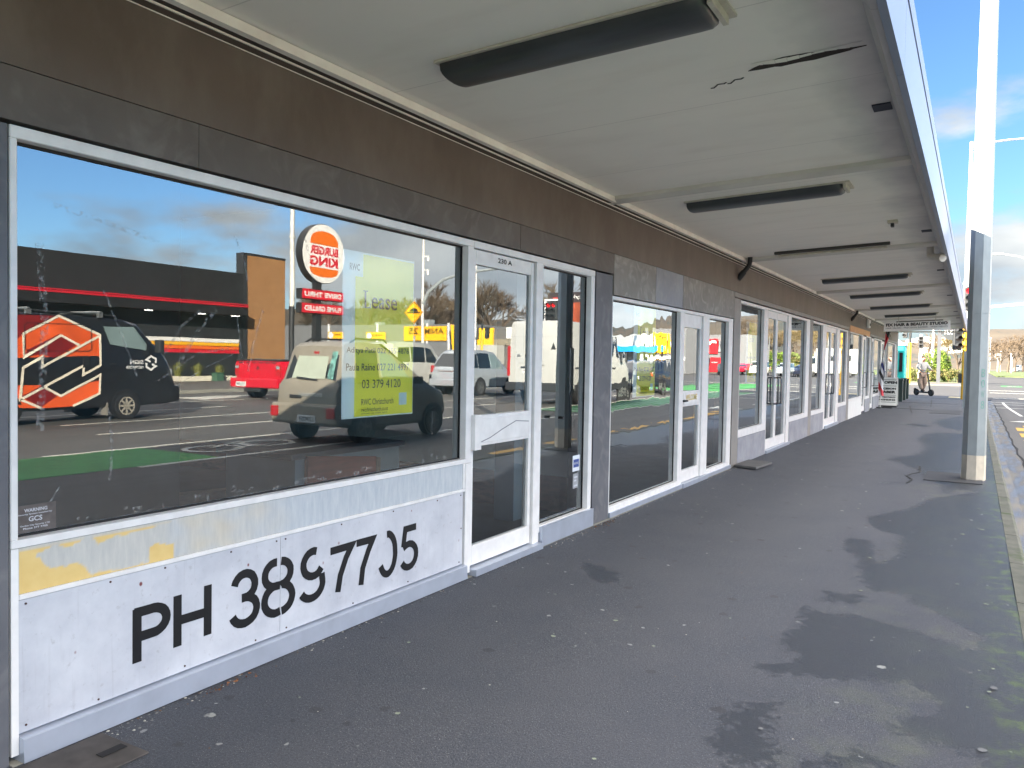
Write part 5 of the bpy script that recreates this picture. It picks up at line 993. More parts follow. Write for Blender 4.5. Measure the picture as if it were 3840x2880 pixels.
# --- black estate ahead of it
BKP = M('blue black car paint', S(30, 34, 48), .18, .2, .05, 1, coat=.8)
def wagon(name, loc, rz, paint, label, group=None, H=1.62, parts=True, L_=4.4):
    k = L_/4.4
    c = Car(name, loc, rz, [(0, .5, .9, 1.0, .82, .78), (.06*k, .40, 1.05, 1.12, .90, .86), (.5*k, .34, 1.06, H-.12, .93, .74), (.9*k, .32, 1.06, H, .93, .72), (2.3*k, .32, 1.04, H, .93, .72), (2.8*k, .32, 1.02, H-.16, .93, .75), (3.4*k, .32, 1.0, 1.06, .93, .85), (4.2*k, .38, .85, .92, .88, .8), (4.4*k, .5, .66, .74, .8, .7)], paint, label, group)
    c.side('window', [(.6*k, 1.14), (1.35*k, 1.13), (1.35*k, H-.12), (.8*k, H-.15)], CARG); c.side('window', [(1.42*k, 1.13), (2.15*k, 1.12), (2.15*k, H-.12), (1.42*k, H-.12)], CARG); c.side('window', [(2.22*k, 1.12), (3.0*k, 1.08), (2.6*k, H-.25), (2.22*k, H-.13)], CARG)
    c.quad('rear_window', [(-.76, .10*k, 1.15), (.76, .10*k, 1.15), (.64, .47*k, H-.16), (-.64, .47*k, H-.16)], CARG, (0, -.02, .01)); c.quad('windscreen', [(-.8, 3.32*k, 1.10), (.8, 3.32*k, 1.10), (.68, 2.84*k, H-.17), (-.68, 2.84*k, H-.17)], CARG, (0, .015, .012))
    for sd in (-1, 1): c.boxp('tail_light', (sd*.72, sd*.92, .0, .14, .84, 1.04), REDL, .02); c.boxp('headlight', (sd*.6, sd*.86, 4.22*k, 4.36*k, .66, .84), M('clear lamp lens', S(170, 176, 178), .1), .02)
    c.boxp('bumper', (-.85, .85, 4.25*k, 4.45*k, .36, .6), paint, .04); c.plate('KRB', 0, -.0, .8) if rz == 0 else None
    c.wheels((.95*k, 3.5*k), .34, .2); return c
wagon('black_wagon', (11.36, 37.3, ZR), 0, BKP, 'dark blue black wagon ahead of the white van, mirrored in the wavy glass', None, 1.66)
CG = 'cars waiting on the far side of the crossing'
wagon('grey_sedan', (25.0, 103.0, ZR), math.radians(155), M('blue grey car paint', S(126, 140, 156), .3, .4), 'blue grey sedan in front of the red shop signs', CG, 1.5)
wagon('red_car', (24.4, 113.0, ZR), math.radians(180), RP, 'red car with bright lamps behind the faint third poster', CG, 1.5)
wagon('maroon_car', (26.6, 116.0, ZR), math.radians(180), M('maroon car paint', S(90, 24, 40), .3, .2), 'maroon car left of the red one', CG, 1.5)
wagon('white_wagon', (20.9, 107.0, ZR), math.radians(180), WP, 'white wagon with dark grille between the red car and the glass doors', CG, 1.9)
wagon('silver_wagon', (17.9, 108.0, ZR), math.radians(180), SIL, 'silver wagon mirrored in the double doors', CG, 1.7)
wagon('dark_car', (15.0, 104.0, ZR), math.radians(180), BKP, 'dark car mirrored in the window after the double doors', CG, 1.5)
wagon('white_suv', (18.3, 640, ZR), math.radians(-78), WP, 'white wagon parked under the bare trees left of the round sign', 'distant cars past the grass island', 3.2, True, 11)
wagon('silver_car', (16.6, 326, ZR), math.radians(160), SIL, 'silver car driving towards the crossing right of the round sign', 'distant cars past the grass island', 2.4, True, 6.0)
# camper truck
c = Car('camper_truck', (12.6, 106.2, ZR), math.radians(-90), [(0, .6, 1.8, 3.4, 1.15, 1.12), (.05, .5, 1.8, 3.5, 1.2, 1.18), (4.2, .5, 1.8, 3.6, 1.2, 1.18), (4.6, .5, 1.8, 3.5, 1.2, 1.15), (5.0, .5, 1.5, 2.7, 1.1, .95), (5.7, .5, 1.4, 1.7, 1.1, .95), (6.2, .5, 1.0, 1.2, 1.0, .9)], WP, 'white camper truck crossing beyond the junction, mirrored in the far shop windows', None, 'camper truck')
c.t.location.x = 9.4
c.side('window', [(.6, 2.0), (1.6, 2.0), (1.6, 2.7), (.6, 2.7)], CARG); c.side('window', [(2.4, 2.0), (3.4, 2.0), (3.4, 2.7), (2.4, 2.7)], CARG); c.side('window', [(4.7, 1.7), (5.5, 1.6), (5.2, 2.3), (4.7, 2.4)], CARG); c.quad('windscreen', [(-.9, 5.65, 1.75), (.9, 5.65, 1.75), (.85, 5.1, 2.6), (-.85, 5.1, 2.6)], CARG, (0, .02, .01)); c.wheels((1.0, 5.3), .40, .25)

# ================================================================== ACROSS THE ROAD
BKW = M('black corrugated cladding', S(42, 44, 46), .55, 0, .1, 3, (1, 1, 6), .4, 8)
t = tag(empty('burger_restaurant', (36, 0, 0)), 'black clad burger restaurant with wooden tower and coloured stripes across the road', 'building')
MB().box(0, 14, 6, 34.36, -.1, 6.42).build('wall', BKW, t)
MB().box(-1.4, -.041, 6, 33.5, 3.80, 4.40).build('canopy', M('black canopy edge', S(34, 34, 36), .6), t); MB().box(-1.43, -1.402, 6, 33.5, 4.28, 4.38).box(-1.43, -1.402, 6, 33.5, 4.42, 4.46).box(-1.43, -.045, 6, 33.5, 4.402, 4.419).build('red_edge', M('red edge strip', S(196, 36, 52), .4), t)
for i, (z, h, cl) in enumerate(((2.17, .22, S(230, 228, 222)), (1.97, .18, S(238, 176, 32)), (1.76, .18, S(236, 104, 34)), (1.54, .19, S(206, 34, 50)))): MB().box(-.02, -.002, 24, 34.05, z, z+h).build('stripe', M('wall stripe %d' % i, cl, .5, 0, .03), t)
MB().box(-.04, .6, 34.361, 34.66, -.1, 7.74).box(-.04, .6, 34.661, 37.80, 7.60, 7.74).build('tower_frame', M('charcoal tower frame', S(52, 54, 56), .5), t); MB().box(-.02, .58, 34.661, 37.79, -.1, 7.599).build('tower', M('wood slat cladding', S(160, 118, 78), .6, 0, .34, 2, (1, .25, 22)), t)
MB().box(-.10, -.002, 34.06, 34.2, -.1, 3.79).build('downpipe', PLAST, t)
for y in (27.2, 30.6, 33.0): MB().box(-.9, -.6, y, y+.3, 3.75, 3.799).build('downlight', M('downlight lens', S(240, 236, 224), .4, emit=2.0), t)
# planter strip
t = tag(empty('planter_wall', (33.7, 0, 0)), 'low white planter wall with bark strip in front of the restaurant', 'planter'); MB().box(0, .25, 8, 34, -.1, .26).build('wall', M('cream rendered wall', S(214, 206, 186), .8), t); MB().box(.251, 2.2, 8, 34, -.1, .20).build('bark', M('pale bark chips', S(158, 146, 122), .95, 0, .4, 8, bp=.5), t)
def tuft(seed, n=260, r=.55, h=.85, m=None):
    rnd = random.Random(seed); mb = MB()
    for i in range(n):
        a = rnd.random()*2*pi; sp = abs(rnd.gauss(0, .5)); l = h*rnd.uniform(.6, 1.05); d = Vector((math.cos(a), math.sin(a), 0)); pn = Vector((-d.y, d.x, 0))*.016; b = d*rnd.uniform(0, .16)
        m1 = b+d*r*sp*.45+Vector((0, 0, l*.7)); e = b+d*r*sp+Vector((0, 0, l*(1-.25*sp)))
        mb.add([b-pn, b+pn, m1+pn*.8, m1-pn*.8, e], [(0, 1, 2, 3), (3, 2, 4)])
    return mb
TG = M('olive tussock blades', S(122, 124, 62), .8, 0, .35, 3)
t0 = tuft(3).build('tussock_plant', TG)
for i, (x, y) in enumerate(((34.6, 28.7), (34.6, 29.95), (34.6, 31.45), (34.7, 26.8), (34.6, 33.1))):
    o = t0 if i == 0 else copy_tree(t0); o.location = (x, y, .2); o.rotation_euler.z = i*1.3; o.scale = (1, 1, 1-.06*(i % 3)); tag(o, ['olive grass tussock just ahead of the black van', 'olive grass tussock in the middle of the planter strip', 'olive grass tussock left of the red ute', 'olive grass tussock hidden behind the black van cab', 'olive grass tussock behind the red ute tail'][i], 'plant', 'grass tussocks in the planter')
o = tag(bev(MB().box(33.2, 33.65, 30.1, 30.6, -.1, .42).build('utility_box', M('dark green utility box', S(62, 96, 76), .6, 0, .15, 20)), .02), 'small green utility box against the planter wall', 'utility box'); MB().box(33.17, 33.68, 30.07, 30.63, .421, .46).build('lid', MC['dark green utility box'], o)
# pylon sign
t = tag(empty('pylon_sign', (30, 35.0, 0)), 'round burger pylon sign on a black post with two red boards', 'sign')
SGW = M('sign face white', S(238, 236, 230), .4); SGO = M('sign orange', S(240, 116, 34), .4, 0, .02); SGR = M('sign red', S(214, 34, 50), .4, 0, .02); SGB = M('sign black return', S(44, 46, 48), .5)
MB().box(.12, .46, -.45, -.02, -.1, 5.8).build('post', SGB, t)
MB().disc((.28, .03, 7.42), (1, 0, 0), 1.73, .52, 56).build('return', SGB, t, 40); fc = MB().disc((.0, .03, 7.42), (1, 0, 0), 1.70, .05, 56).build('face', SGW, t, 40)
def bunpoly(zs, zb_, wd, up):
    P = [(-wd, zb_), (wd, zb_)]; 
    return [(-.028, .03-y, 7.42+z) for y, z in P+[(wd*math.cos(a), zb_+(zs-zb_)*abs(math.sin(a))**(.75 if up else .6)) for a in [pi*i/20 for i in range(1, 20)]]]
MB().prism(bunpoly(1.30, .50, 1.16, True), (-.006, 0, 0)).build('logo_bun', SGO, fc); MB().prism(bunpoly(-1.36, -.84, 1.16, False), (-.006, 0, 0)).build('logo_bun', SGO, fc)
for s_, z, h_ in (('BURGER', -.09, .50), ('KING', -.74, .56)):
    text_mb(s_, (-.031, 1.18, 7.42+z), (0, -1, 0), (0, 0, 1), 2.30, h_, .045).build('lettering', SGR, fc)
for z, s_ in ((4.72, 'DRIVE THRU'), (3.92, 'FLAME GRILLED')):
    b = MB().box(.02, .50, -1.68, 1.72, z, z+.58).build('board', SGB, t); MB().box(-.02, .0195, -1.66, 1.70, z+.02, z+.56).build('face', SGR, b); text_mb(s_, (-.023, 1.50, z+.14), (0, -1, 0), (0, 0, 1), 3.0, .30, .04).build('lettering', SGW, b)
t = tag(empty('light_pole', (31, 33.5, 0)), 'tall white light pole left of the round burger sign', 'pole'); MB().tube([(0, 0, 4.3), (0, 0, 13)], [.15, .11], 12).build('shaft', POLEW, t, 60); MB().tube([(0, 0, -.1), (0, 0, 4.3)], .165, 12).build('dark_foot', PLAST, t, 60); MB().tube([(0, 0, 8.2), (0, 0, 8.3)], .19, 12).build('collar', POLEW, t)
# hump sign with plate below
t = tag(empty('hump_warning_sign', (22.6, 34.0, 0)), 'yellow diamond road hump warning sign with a 25 plate', 'road sign'); MB().tube([(0, 0, -.1), (0, 0, 4.6)], .05, 8).build('post', GALV, t, 60)
YS = M('warning sign yellow', S(250, 176, 20), .4, 0, .03); q_ = .60
MB().prism([(0, -.06, 3.85-q_), (q_, -.06, 3.85), (0, -.06, 3.85+q_), (-q_, -.06, 3.85)], (0, -.02, 0)).build('diamond', YS, t)
bd = MB()
for q in stroke([(0, 3.85-.55), (.55, 3.85), (0, 3.85+.55), (-.55, 3.85), (0, 3.85-.55)], .03): bd.prism([(p[0], -.081, p[1]) for p in q], (0, -.003, 0))
bd.prism([(-.42, -.081, 3.80), (.42, -.081, 3.80), (.42, -.081, 3.87), (-.42, -.081, 3.87)], (0, -.004, 0)); bd.prism([(.24*math.cos(pi*i/14), -.081, 3.88+.20*math.sin(pi*i/14)) for i in range(15)], (0, -.004, 0)); bd.build('hump_symbol', DARK, t)
pl = MB().box(-.46, .46, -.08, -.06, 2.62, 3.12).build('speed_plate', YS, t); text_mb('25', (-.26, -.083, 2.70), (1, 0, 0), (0, 0, 1), .52, .34, .02).build('lettering', DARK, pl)
# mast arm pole with cameras
t = tag(empty('camera_mast', (24.9, 37.8, 0)), 'white signal mast with a curved arm and two small cameras behind the hump sign', 'traffic signal')
MB().tube([(0, 0, -.1), (0, 0, 10)], [.11, .06], 10).build('shaft', POLEW, t, 60); MB().tube([(0, 0, 4.6), (-.35, .1, 5.3), (-1.2, .3, 6.0), (-2.6, .5, 6.35), (-8, 1.2, 6.9)], [.10, .10, .09, .08, .06], 10).build('mast_arm', GALV, t, 60)
for z in (7.3, 6.5): b = MB().box(-.42, -.05, -.05, .05, z, z+.08).build('camera_bracket', WHITE, t); MB().tube([(-.36, 0, z-.02), (-.36, 0, z-.24)], [.10, .09], 10).build('camera_dome', WHITE, b, 60)
t = tag(empty('street_lamp', (27.2, 47, 0)), 'street lamp with two short arms in the grey sky right of the poster', 'street lamp'); MB().tube([(0, 0, -.1), (0, 0, 9.2)], [.11, .07], 8).build('shaft', POLEW, t, 60); MB().tube([(2.4, 0, 10.2), (0, 0, 9.2), (-2.4, 0, 9.9)], .05, 6).build('arm', POLEW, t, 60)
for x, z in ((2.5, 10.22), (-2.5, 9.92)): MB().box(x-.35, x+.35, -.12, .12, z-.04, z+.06).build('lamp_head', GALV, t)
# signals at the stop line
t = tag(empty('signal_pole', (12.55, 30.3, 0)), 'traffic signal with white edged backing board showing a red arrow and red light', 'traffic signal'); MB().tube([(.9, .2, -.1), (.9, .2, 5.0)], .09, 10).build('shaft', YEL, t, 60)
h = signal_head(t, (0, 0, 3.55), 0, 2, True, True); h.scale = (.70, 1, .72); MB().box(.45, .82, .0, .25, 3.1, 3.95).build('side_lamp', PLAST, t); MB().box(.1, .9, .14, .22, 3.2, 3.28).build('bracket', PLAST, t)
t = tag(empty('signal_pole', (34.8, 60, 0)), 'yellow signal pole with two unlit lamp heads beyond the silver hatchback', 'traffic signal'); MB().tube([(0, 0, -.1), (0, 0, 4.0)], .12, 10).build('shaft', YEL, t, 60); MB().tube([(0, 0, 4.0), (0, 0, 4.6)], .09, 8).build('top', PLAST, t, 60)
signal_head(t, (.45, 0, 3.7), 1.2, 1, False); signal_head(t, (-.5, 0, 3.75), -1.0, 1, False)
t = tag(empty('signal_pole', (29.6, 78, 0)), 'black backed signal on a slim yellow pole in front of the blue shop', 'traffic signal'); MB().tube([(0, 0, -.1), (0, 0, 3.5)], .08, 8).build('shaft', YEL, t, 60); signal_head(t, (0, -.2, 3.4), .4, 1, False)
# shops beyond the junction
GC = M('grey corrugated cladding', S(116, 117, 118), .55, 0, .06, 3, (1, 1, 1), .5, 7); YB = M('yellow sign board', S(248, 186, 24), .5, 0, .03); BKT = M('brown sign ink', S(70, 52, 20), .6)
t = tag(empty('pet_store', (0, 0, 0)), 'long grey corrugated store with yellow sign boards beyond the junction', 'building')
MB().box(56.5, 92, 92, 110, -.1, 6.15).build('wall', GC, t)
for x in (60.2, 64, 73, 82.5): MB().box(x, x+.25, 91.8, 91.999, -.1, 6.3).build('downpipe', WHITE, t)
for x0, x1, z0, z1, s_ in ((60.6, 68.0, 3.85, 5.85, 'ANIMATES'), (71.5, 75.0, 3.95, 5.05, 'ANIMATES'), (79.6, 82.6, 4.1, 5.1, 'ANIMATES')):
    b = MB().box(x0, x1, 91.7, 91.799, z0, z1).build('sign_board', YB, t); text_mb(s_, (x0+.5, 91.69, z0+(z1-z0)*.45), (1, 0, 0), (0, 0, 1), (x1-x0)*.62 if x1-x0 < 5 else (x1-x0)*.86, (z1-z0)*.3 if x1-x0 < 5 else (z1-z0)*.42, .02).build('lettering', BKT, b)
    if x1-x0 < 5: MB().disc((x1-.6, 91.68, (z0+z1)/2), (0, 1, 0), .48, .02, 20).build('disc', WHITE, b)
MB().box(66, 67.4, 95, 96.4, 6.151, 7.0).build('roof_unit', GALV, t); MB().box(75, 76.2, 95, 96, 6.151, 6.7).build('roof_unit', GALV, t)
t = tag(empty('yellow_billboard', (0, 0, 0)), 'tall folded yellow billboard at the end of the grey store', 'billboard'); MB().prism([(55.2, 90, 1.2), (58.4, 90, 1.2), (58.7, 90, 6.0), (55.3, 90, 5.7)], (0, .3, 0)).prism([(52.6, 90.6, 1.2), (54.6, 90.2, 1.2), (54.7, 90.2, 5.5), (52.4, 90.6, 5.55)], (0, .3, 0)).build('board', YB, t)
text_mb('ANIMATES', (55.6, 89.97, 4.2), (1, 0, 0), (0, 0, 1), 2.6, .6, .02).build('lettering', BKT, t); text_mb('every day', (55.6, 89.97, 2.4), (1, 0, 0), (0, 0, 1), 2.2, .4).build('lettering', BKT, t)
t = tag(empty('concrete_store', (0, 0, 0)), 'low grey store with a green and white graffiti like banner, behind the white van', 'building'); MB().prism([(42, 93, -.1), (55.2, 93, -.1), (55.2, 93, 5.3), (51, 93, 5.85), (42, 93, 5.5)], (0, 12, 0)).build('wall', M('grey rendered wall', S(104, 104, 102), .8), t); MB().box(42, 55, 92.7, 92.999, 3.3, 4.1).build('verandah', M('cream verandah', S(140, 134, 118), .7), t)
b = MB().box(47.5, 51.6, 92.8, 92.999, 4.2, 5.7).build('banner', WHITE, t); MB().prism([(48.0, 92.79, 4.3), (49.6, 92.79, 4.3), (50.6, 92.79, 4.9), (50.2, 92.79, 5.5), (49.0, 92.79, 5.6), (48.4, 92.79, 5.0)], (0, -.02, 0)).build('green_shape', M('lime banner ink', S(160, 206, 40), .5), b)
o = tag(MB().box(49, 53.6, 86, 88, .8, 3.2).build('white_truck_box', WP), 'white box of a parked truck behind the silver hatchback', 'truck'); MB().box(53.7, 55.2, 86, 88, .4, 2.3).build('cab', WP, o); MB().box(49.2, 55, 86.1, 87.9, .3, .79).build('chassis', PLAST, o)
t = tag(empty('billboard', (0, 0, 0)), 'dark red billboard on a post above the white van roof', 'billboard'); MB().box(38.5, 43.8, 90, 90.3, 6.0, 9.9).build('board', M('billboard frame', S(58, 50, 52), .6), t); MB().box(38.6, 43.7, 89.95, 89.999, 6.1, 8.6).build('picture', M('rusty red food picture', S(150, 72, 48), .5, 0, .6, .8), t); MB().box(41.9, 43.2, 89.94, 89.949, 8.1, 9.3).build('red_corner', M('billboard red', S(206, 50, 44), .5), t); text_mb('style', (39.0, 89.94, 8.95), (1, 0, 0), (0, 0, 1), 1.7, .6).build('lettering', WHITE, t); MB().tube([(41.2, 90.5, -.1), (41.2, 90.5, 6.0)], .25, 10).build('post', PLAST, t, 60)
t = tag(empty('blue_shop', (0, 0, 0)), 'pale shop with a bright blue verandah band beyond the junction', 'building'); MB().prism([(35.2, 101, -.1), (41, 101, -.1), (41, 101, 4.7), (37.5, 101, 5.0), (35.2, 101, 4.8)], (0, 9, 0)).build('wall', M('pale grey wall', S(150, 152, 150), .7), t); MB().box(32.8, 41, 99.2, 100.999, 2.72, 3.45).build('verandah', M('bright blue band', S(24, 140, 214), .5), t); MB().box(35.4, 40.8, 100.9, 100.999, .2, 2.6).build('shop_window', CARG, t)
t = tag(empty('pale_signage_column', (0, 0, 0)), 'tall pale tenants sign between the blue shop and the yellow sign', 'sign'); MB().box(33.9, 35.0, 100, 100.4, -.1, 5.0).build('column', WHITE, t); MB().box(33.95, 34.95, 99.95, 99.999, 3.6, 4.7).build('panel', M('pale sign panel', S(206, 210, 210), .5), t)
t = tag(empty('grey_shop', (0, 0, 0)), 'grey corrugated shop with a square yellow sign, mirrored in the wavy glass', 'building'); MB().box(29.8, 35.0, 102, 112, -.1, 5.9).build('wall', GC, t); b = MB().box(31.5, 34.1, 101.7, 101.999, 2.5, 5.25).build('sign_board', YB, t); text_mb('PETS', (31.9, 101.68, 4.3), (1, 0, 0), (0, 0, 1), 1.8, .5, .02).build('lettering', BKT, b); b2 = MB().box(30.3, 31.3, 101.7, 101.999, 3.3, 4.3).build('sign_board', YB, t); MB().disc((30.8, 101.68, 3.8), (0, 1, 0), .38, .02, 20).build('disc', WHITE, b2); MB().box(29.9, 34.9, 101.75, 101.999, 1.7, 2.1).build('verandah', WHITE, t)
t = tag(empty('red_shop', (0, 0, 0)), 'grey shop hung with bright red sign boards, mirrored beside the second shop door', 'building'); MB().box(28, 40.5, 130, 142, -.1, 6.0).build('wall', GC, t); RB = M('bright red board', S(214, 26, 36), .5, 0, .03)
for x0, x1, z0, z1 in ((36.6, 38.4, 3.1, 5.5), (33.3, 35.4, 2.9, 5.3), (30.2, 32.3, 3.2, 5.0)): MB().box(x0, x1, 129.6, 129.999, z0, z1).build('sign_board', RB, t); MB().box(x1+.01, x1+.8, 129.62, 129.99, z0, z1).build('sign_return', GALV, t)
for x0, x1 in ((36.4, 39.2), (32.8, 34.8)):
    b = MB().box(x0, x1, 129.7, 129.999, -.1, 2.28).build('sign_board', RB, t); text_mb('We buy', (x0+.5, 129.69, 1.3), (1, 0, 0), (0, 0, 1), 1.0, .3).build('lettering', WHITE, b)
MB().tube([(33.6, 129.55, 4.6), (34.3, 129.55, 4.9), (34.9, 129.55, 4.5)], .22, 8).build('logo_swirl', WHITE, t)

# ================================================================== TREES AND HEDGES
def bare_tree(seed, h=10, depth=6, spread=.55):
    rnd = random.Random(seed); tr = MB(); tw = MB()
    def grow(p, d, l, r, n):
        e = p+d*l; b = d+Vector((rnd.gauss(0, .1), rnd.gauss(0, .1), .03)); mid = p+d*l*.5+Vector((rnd.gauss(0, .03), rnd.gauss(0, .03), 0))*l
        if n >= 3: tr.tube([p, mid, e], [r, r*.85, r*.68], 6 if n >= 4 else 4, 0, False)
        else: tw.tube([p, mid, e], [r, r*.8, r*.5], 3, 0, False)
        if n == 0: return
        for i in range(rnd.choice((3, 3, 4)) if n > 1 else 9):
            a = rnd.random()*2*pi; o = d.orthogonal().normalized(); o.rotate(Matrix.Rotation(a, 3, d)); nd = (d+o*rnd.uniform(.35, 1.0)*spread*1.5+Vector((0, 0, .12))).normalized()
            grow(e-d*l*rnd.uniform(0, .35), nd, l*rnd.uniform(.62, .84), max(r*.60, .008), n-1)
    grow(Vector((0, 0, 0)), Vector((rnd.gauss(0, .05), rnd.gauss(0, .05), 1)).normalized(), h*.25, h*.017, depth-1); return tr, tw
BARK = M('grey brown bark', S(88, 76, 64), .9, 0, .2, 3); TWIG = M('brown winter twigs', S(98, 84, 68), .9, 0, .25, .5); TWIG2 = M('ochre winter twigs', S(116, 100, 64), .9, 0, .25, .5)
def tree_obj(seed, h, m): t = empty('bare_tree', (0, 0, -200)); a, b = bare_tree(seed, h); k = h/max(q[2] for q in b.v); a.v = [(q[0]*k, q[1]*k, q[2]*k) for q in a.v]; b.v = [(q[0]*k, q[1]*k, q[2]*k) for q in b.v]; a.build('trunk', BARK, t, 60); b.build('crown', m, t); return t
protos = [tree_obj(11, 10, TWIG), tree_obj(23, 10, TWIG), tree_obj(37, 10, TWIG2)]
used = [False]*3
def place_tree(i, x, y, s, lb, g=None, rz=None):
    o = protos[i] if not used[i] else copy_tree(protos[i]); used[i] = True
    o.location = (x, y, -.1); o.scale = (s*1.15, s*1.15, s); o.rotation_euler.z = rz if rz is not None else (x*1.7+y) % 6.28; tag(o, lb, 'tree', g)
rnd = random.Random(5)
for x in (44, 49, 53, 56, 58.5, 62, 64.5, 67.5, 71, 75.5, 80, 85, 91): place_tree(rnd.choice((0, 1)), x*1.3+rnd.uniform(-1.5, 1.5), 122+rnd.uniform(-4, 8), rnd.uniform(1.28, 1.62), 'bare brown winter tree rising behind the grey store with yellow signs', 'bare trees behind the grey store')
for x in (26, 29, 33, 37, 41, 45): place_tree(rnd.choice((1, 2)), x+rnd.uniform(-1, 1), 172+rnd.uniform(-6, 20), rnd.uniform(.9, 1.2), 'bare ochre tree on the roadside mirrored in the third shop windows', 'bare trees mirrored in the third shop')
for x, y, s in ((6.6, 300, 1.15), (8.6, 262, .98), (11.0, 270, 1.08), (13.6, 290, 1.2), (16.5, 310, 1.1), (19.5, 330, 1.2)): place_tree(rnd.choice((0, 1)), x, y, s, 'big bare brown tree in the row beyond the grass island', 'bare trees beyond the grass island')
place_tree(2, .9, 124, .62, 'small bare tree behind the hedge, between the bush and the yellow signal pole'); place_tree(0, -3.4, 140, .7, 'bare tree behind the yellow footed pole across the street')
place_tree(1, 4.0, 150, .6, 'bare tree just right of the cafe sign, behind the corner mast')
def leafy(seed, rx, ry, rz_, n, sz):
    rnd = random.Random(seed); mb = MB(); cl = [(rnd.uniform(-rx, rx)*.8, rnd.uniform(-ry, ry)*.8, rnd.uniform(.15, .85)*rz_) for i in range(26)]
    for i in range(n):
        c0 = rnd.choice(cl); u = Vector((rnd.gauss(0, 1), rnd.gauss(0, 1), rnd.gauss(0, 1))).normalized(); p = Vector(c0)+Vector((u.x*rx*.34, u.y*ry*.34, u.z*rz_*.24))*rnd.uniform(.6, 1)
        if p.z < 0: continue
        a = Vector((rnd.gauss(0, 1), rnd.gauss(0, 1), rnd.gauss(0, .6))).normalized(); b = a.orthogonal().normalized(); s = sz*rnd.uniform(.6, 1.3)
        mb.add([p-a*s, p+b*s*.5, p+a*s, p-b*s*.5], [(0, 1, 2, 3)], rnd.choice((0, 0, 1)))
    return mb
LG = [M('bright bush leaf', S(104, 122, 40), .6, 0, .3, 2), M('deep bush leaf', S(84, 112, 36), .6, 0, .3, 2)]; LH = [M('hedge leaf', S(92, 102, 48), .7, 0, .3, 3), M('brown hedge leaf', S(122, 108, 66), .8, 0, .3, 3)]
def plant(name, loc, args, mats, lb, cat, g=None):
    t = tag(empty(name, loc), lb, cat, g); leafy(*args).build('foliage', mats, t); st = MB()
    for i in range(5): st.tube([(args[1]*.4*(i-2)/2, 0, -.05), (args[1]*.55*(i-2)/2, .05*(i-2), args[3]*.7)], [.04, .02], 5)
    st.build('stems', BARK, t); return t
plant('leafy_bush', (-.5, 86.5, 0), (4, 1.15, 1.0, 3.1, 5200, .10), LG, 'tall bright green bush behind the hedge across the street', 'bush')
plant('leafy_bush', (.55, 86.8, 0), (9, .45, .6, 2.6, 1800, .09), LG, 'narrow bright green bush right of the grey sign post', 'bush')
for i, x in enumerate((-1.7, -.25, 1.2)): plant('hedge', (x, 84.7, 0), (20+i, .85, .7, 1.25, 2600, .07), LH, ['olive hedge section by the yellow footed pole', 'olive hedge section behind the rider', 'olive hedge section beside the corner mast'][i], 'hedge', 'clipped hedge across the street')
for i, (x, y, s) in enumerate(((27, 150, 3.5), (34, 155, 4.5), (40, 160, 3.6), (22, 140, 3.0), (15, 135, 3.4))): plant('roadside_shrub', (x, y, 0), (40+i, s*.9, 2, s, 1500, .28), LH if i % 2 else LG, 'green shrub clump under the roadside trees mirrored in the far shop windows', 'shrub', 'shrubs under the roadside trees')
# hillside houses
HM = [M('pale house wall', S(226, 222, 214), .7), M('grey house wall', S(170, 172, 176), .7)]
for i in range(16):
    x = -62+i*4.3+random.uniform(-1.5, 1.5); y = 640+random.uniform(0, 120); sc = y/800; z = -1+hill_h(x/sc)*sc*math.sin(min(1, ((y-560)/420)/.57)*pi/2)**1.3
    o = MB(); wd = random.uniform(3, 5.5); o.box(-wd, wd, -3, 3, -2, 3.0); o = o.build('hillside_house', HM[i % 2]); o.location = (x, y, z-.6); rf = MB(); rf.prism([(-wd-.3, -3.3, 3.01), (wd+.3, -3.3, 3.01), (wd*.6, -3.3, 4.4), (-wd*.6, -3.3, 4.4)], (0, 6.6, 0)); rf.build('roof', GALV, o); tag(o, 'tiny pale house on the far hillside above the hedge', 'house', 'houses on the far hillside')

# ================================================================== RIDER AND SCOOTER
t = tag(empty('electric_scooter', (.74, 45.2, 0), math.radians(-50)), 'black electric scooter with fat tyres turning onto the footpath', 'scooter'); SB = M('matt black scooter', S(28, 29, 32), .45)
# local frame: x = direction of travel (to picture right), y = away
for nm, x in (('wheel', -.52), ('wheel', .56)):
    wv = MB(); n = 24; rr = .165; pr = [(-.05, .11), (-.055, .15), (-.03, rr), (.03, rr), (.055, .15), (.05, .11)]; vs = [(x+q*math.cos(2*pi*j/n), py, rr+q*math.sin(2*pi*j/n)) for py, q in pr for j in range(n)]
    wv.add(vs, [(i*n+j, (i+1)*n+j, (i+1)*n+(j+1) % n, i*n+(j+1) % n) for i in range(5) for j in range(n)]); o = wv.build(nm, TYRE, t, 50); MB().disc((x, 0, rr), (0, 1, 0), .112, .07, 20).build('rim', SB, o)
bev(MB().box(-.42, .36, -.11, .11, .13, .21).build('deck', SB, t), .03); MB().tube([(.36, 0, .2), (.50, 0, .30), (.56, 0, .17)], .035, 8).build('fork', SB, t, 60); MB().tube([(.48, 0, .28), (.36, 0, .75), (.26, 0, 1.22)], [.045, .035, .03], 10).build('stem', SB, t, 60)
MB().tube([(.22, -.30, 1.30), (.25, -.1, 1.25), (.25, .1, 1.25), (.22, .30, 1.30)], .017, 8).build('handlebar', SB, t, 60); MB().tube([(-.42, 0, .2), (-.60, 0, .34), (-.72, 0, .30)], .03, 8).build('rear_mudguard', SB, t, 60); MB().disc((.33, 0, 1.12), (1, 0, .2), .035, .06, 12).build('headlight', WHITE, t); MB().tube([(.30, -.02, 1.15), (.36, -.06, .9), (.42, -.03, .6)], .012, 6).build('cable', SB, t, 60)
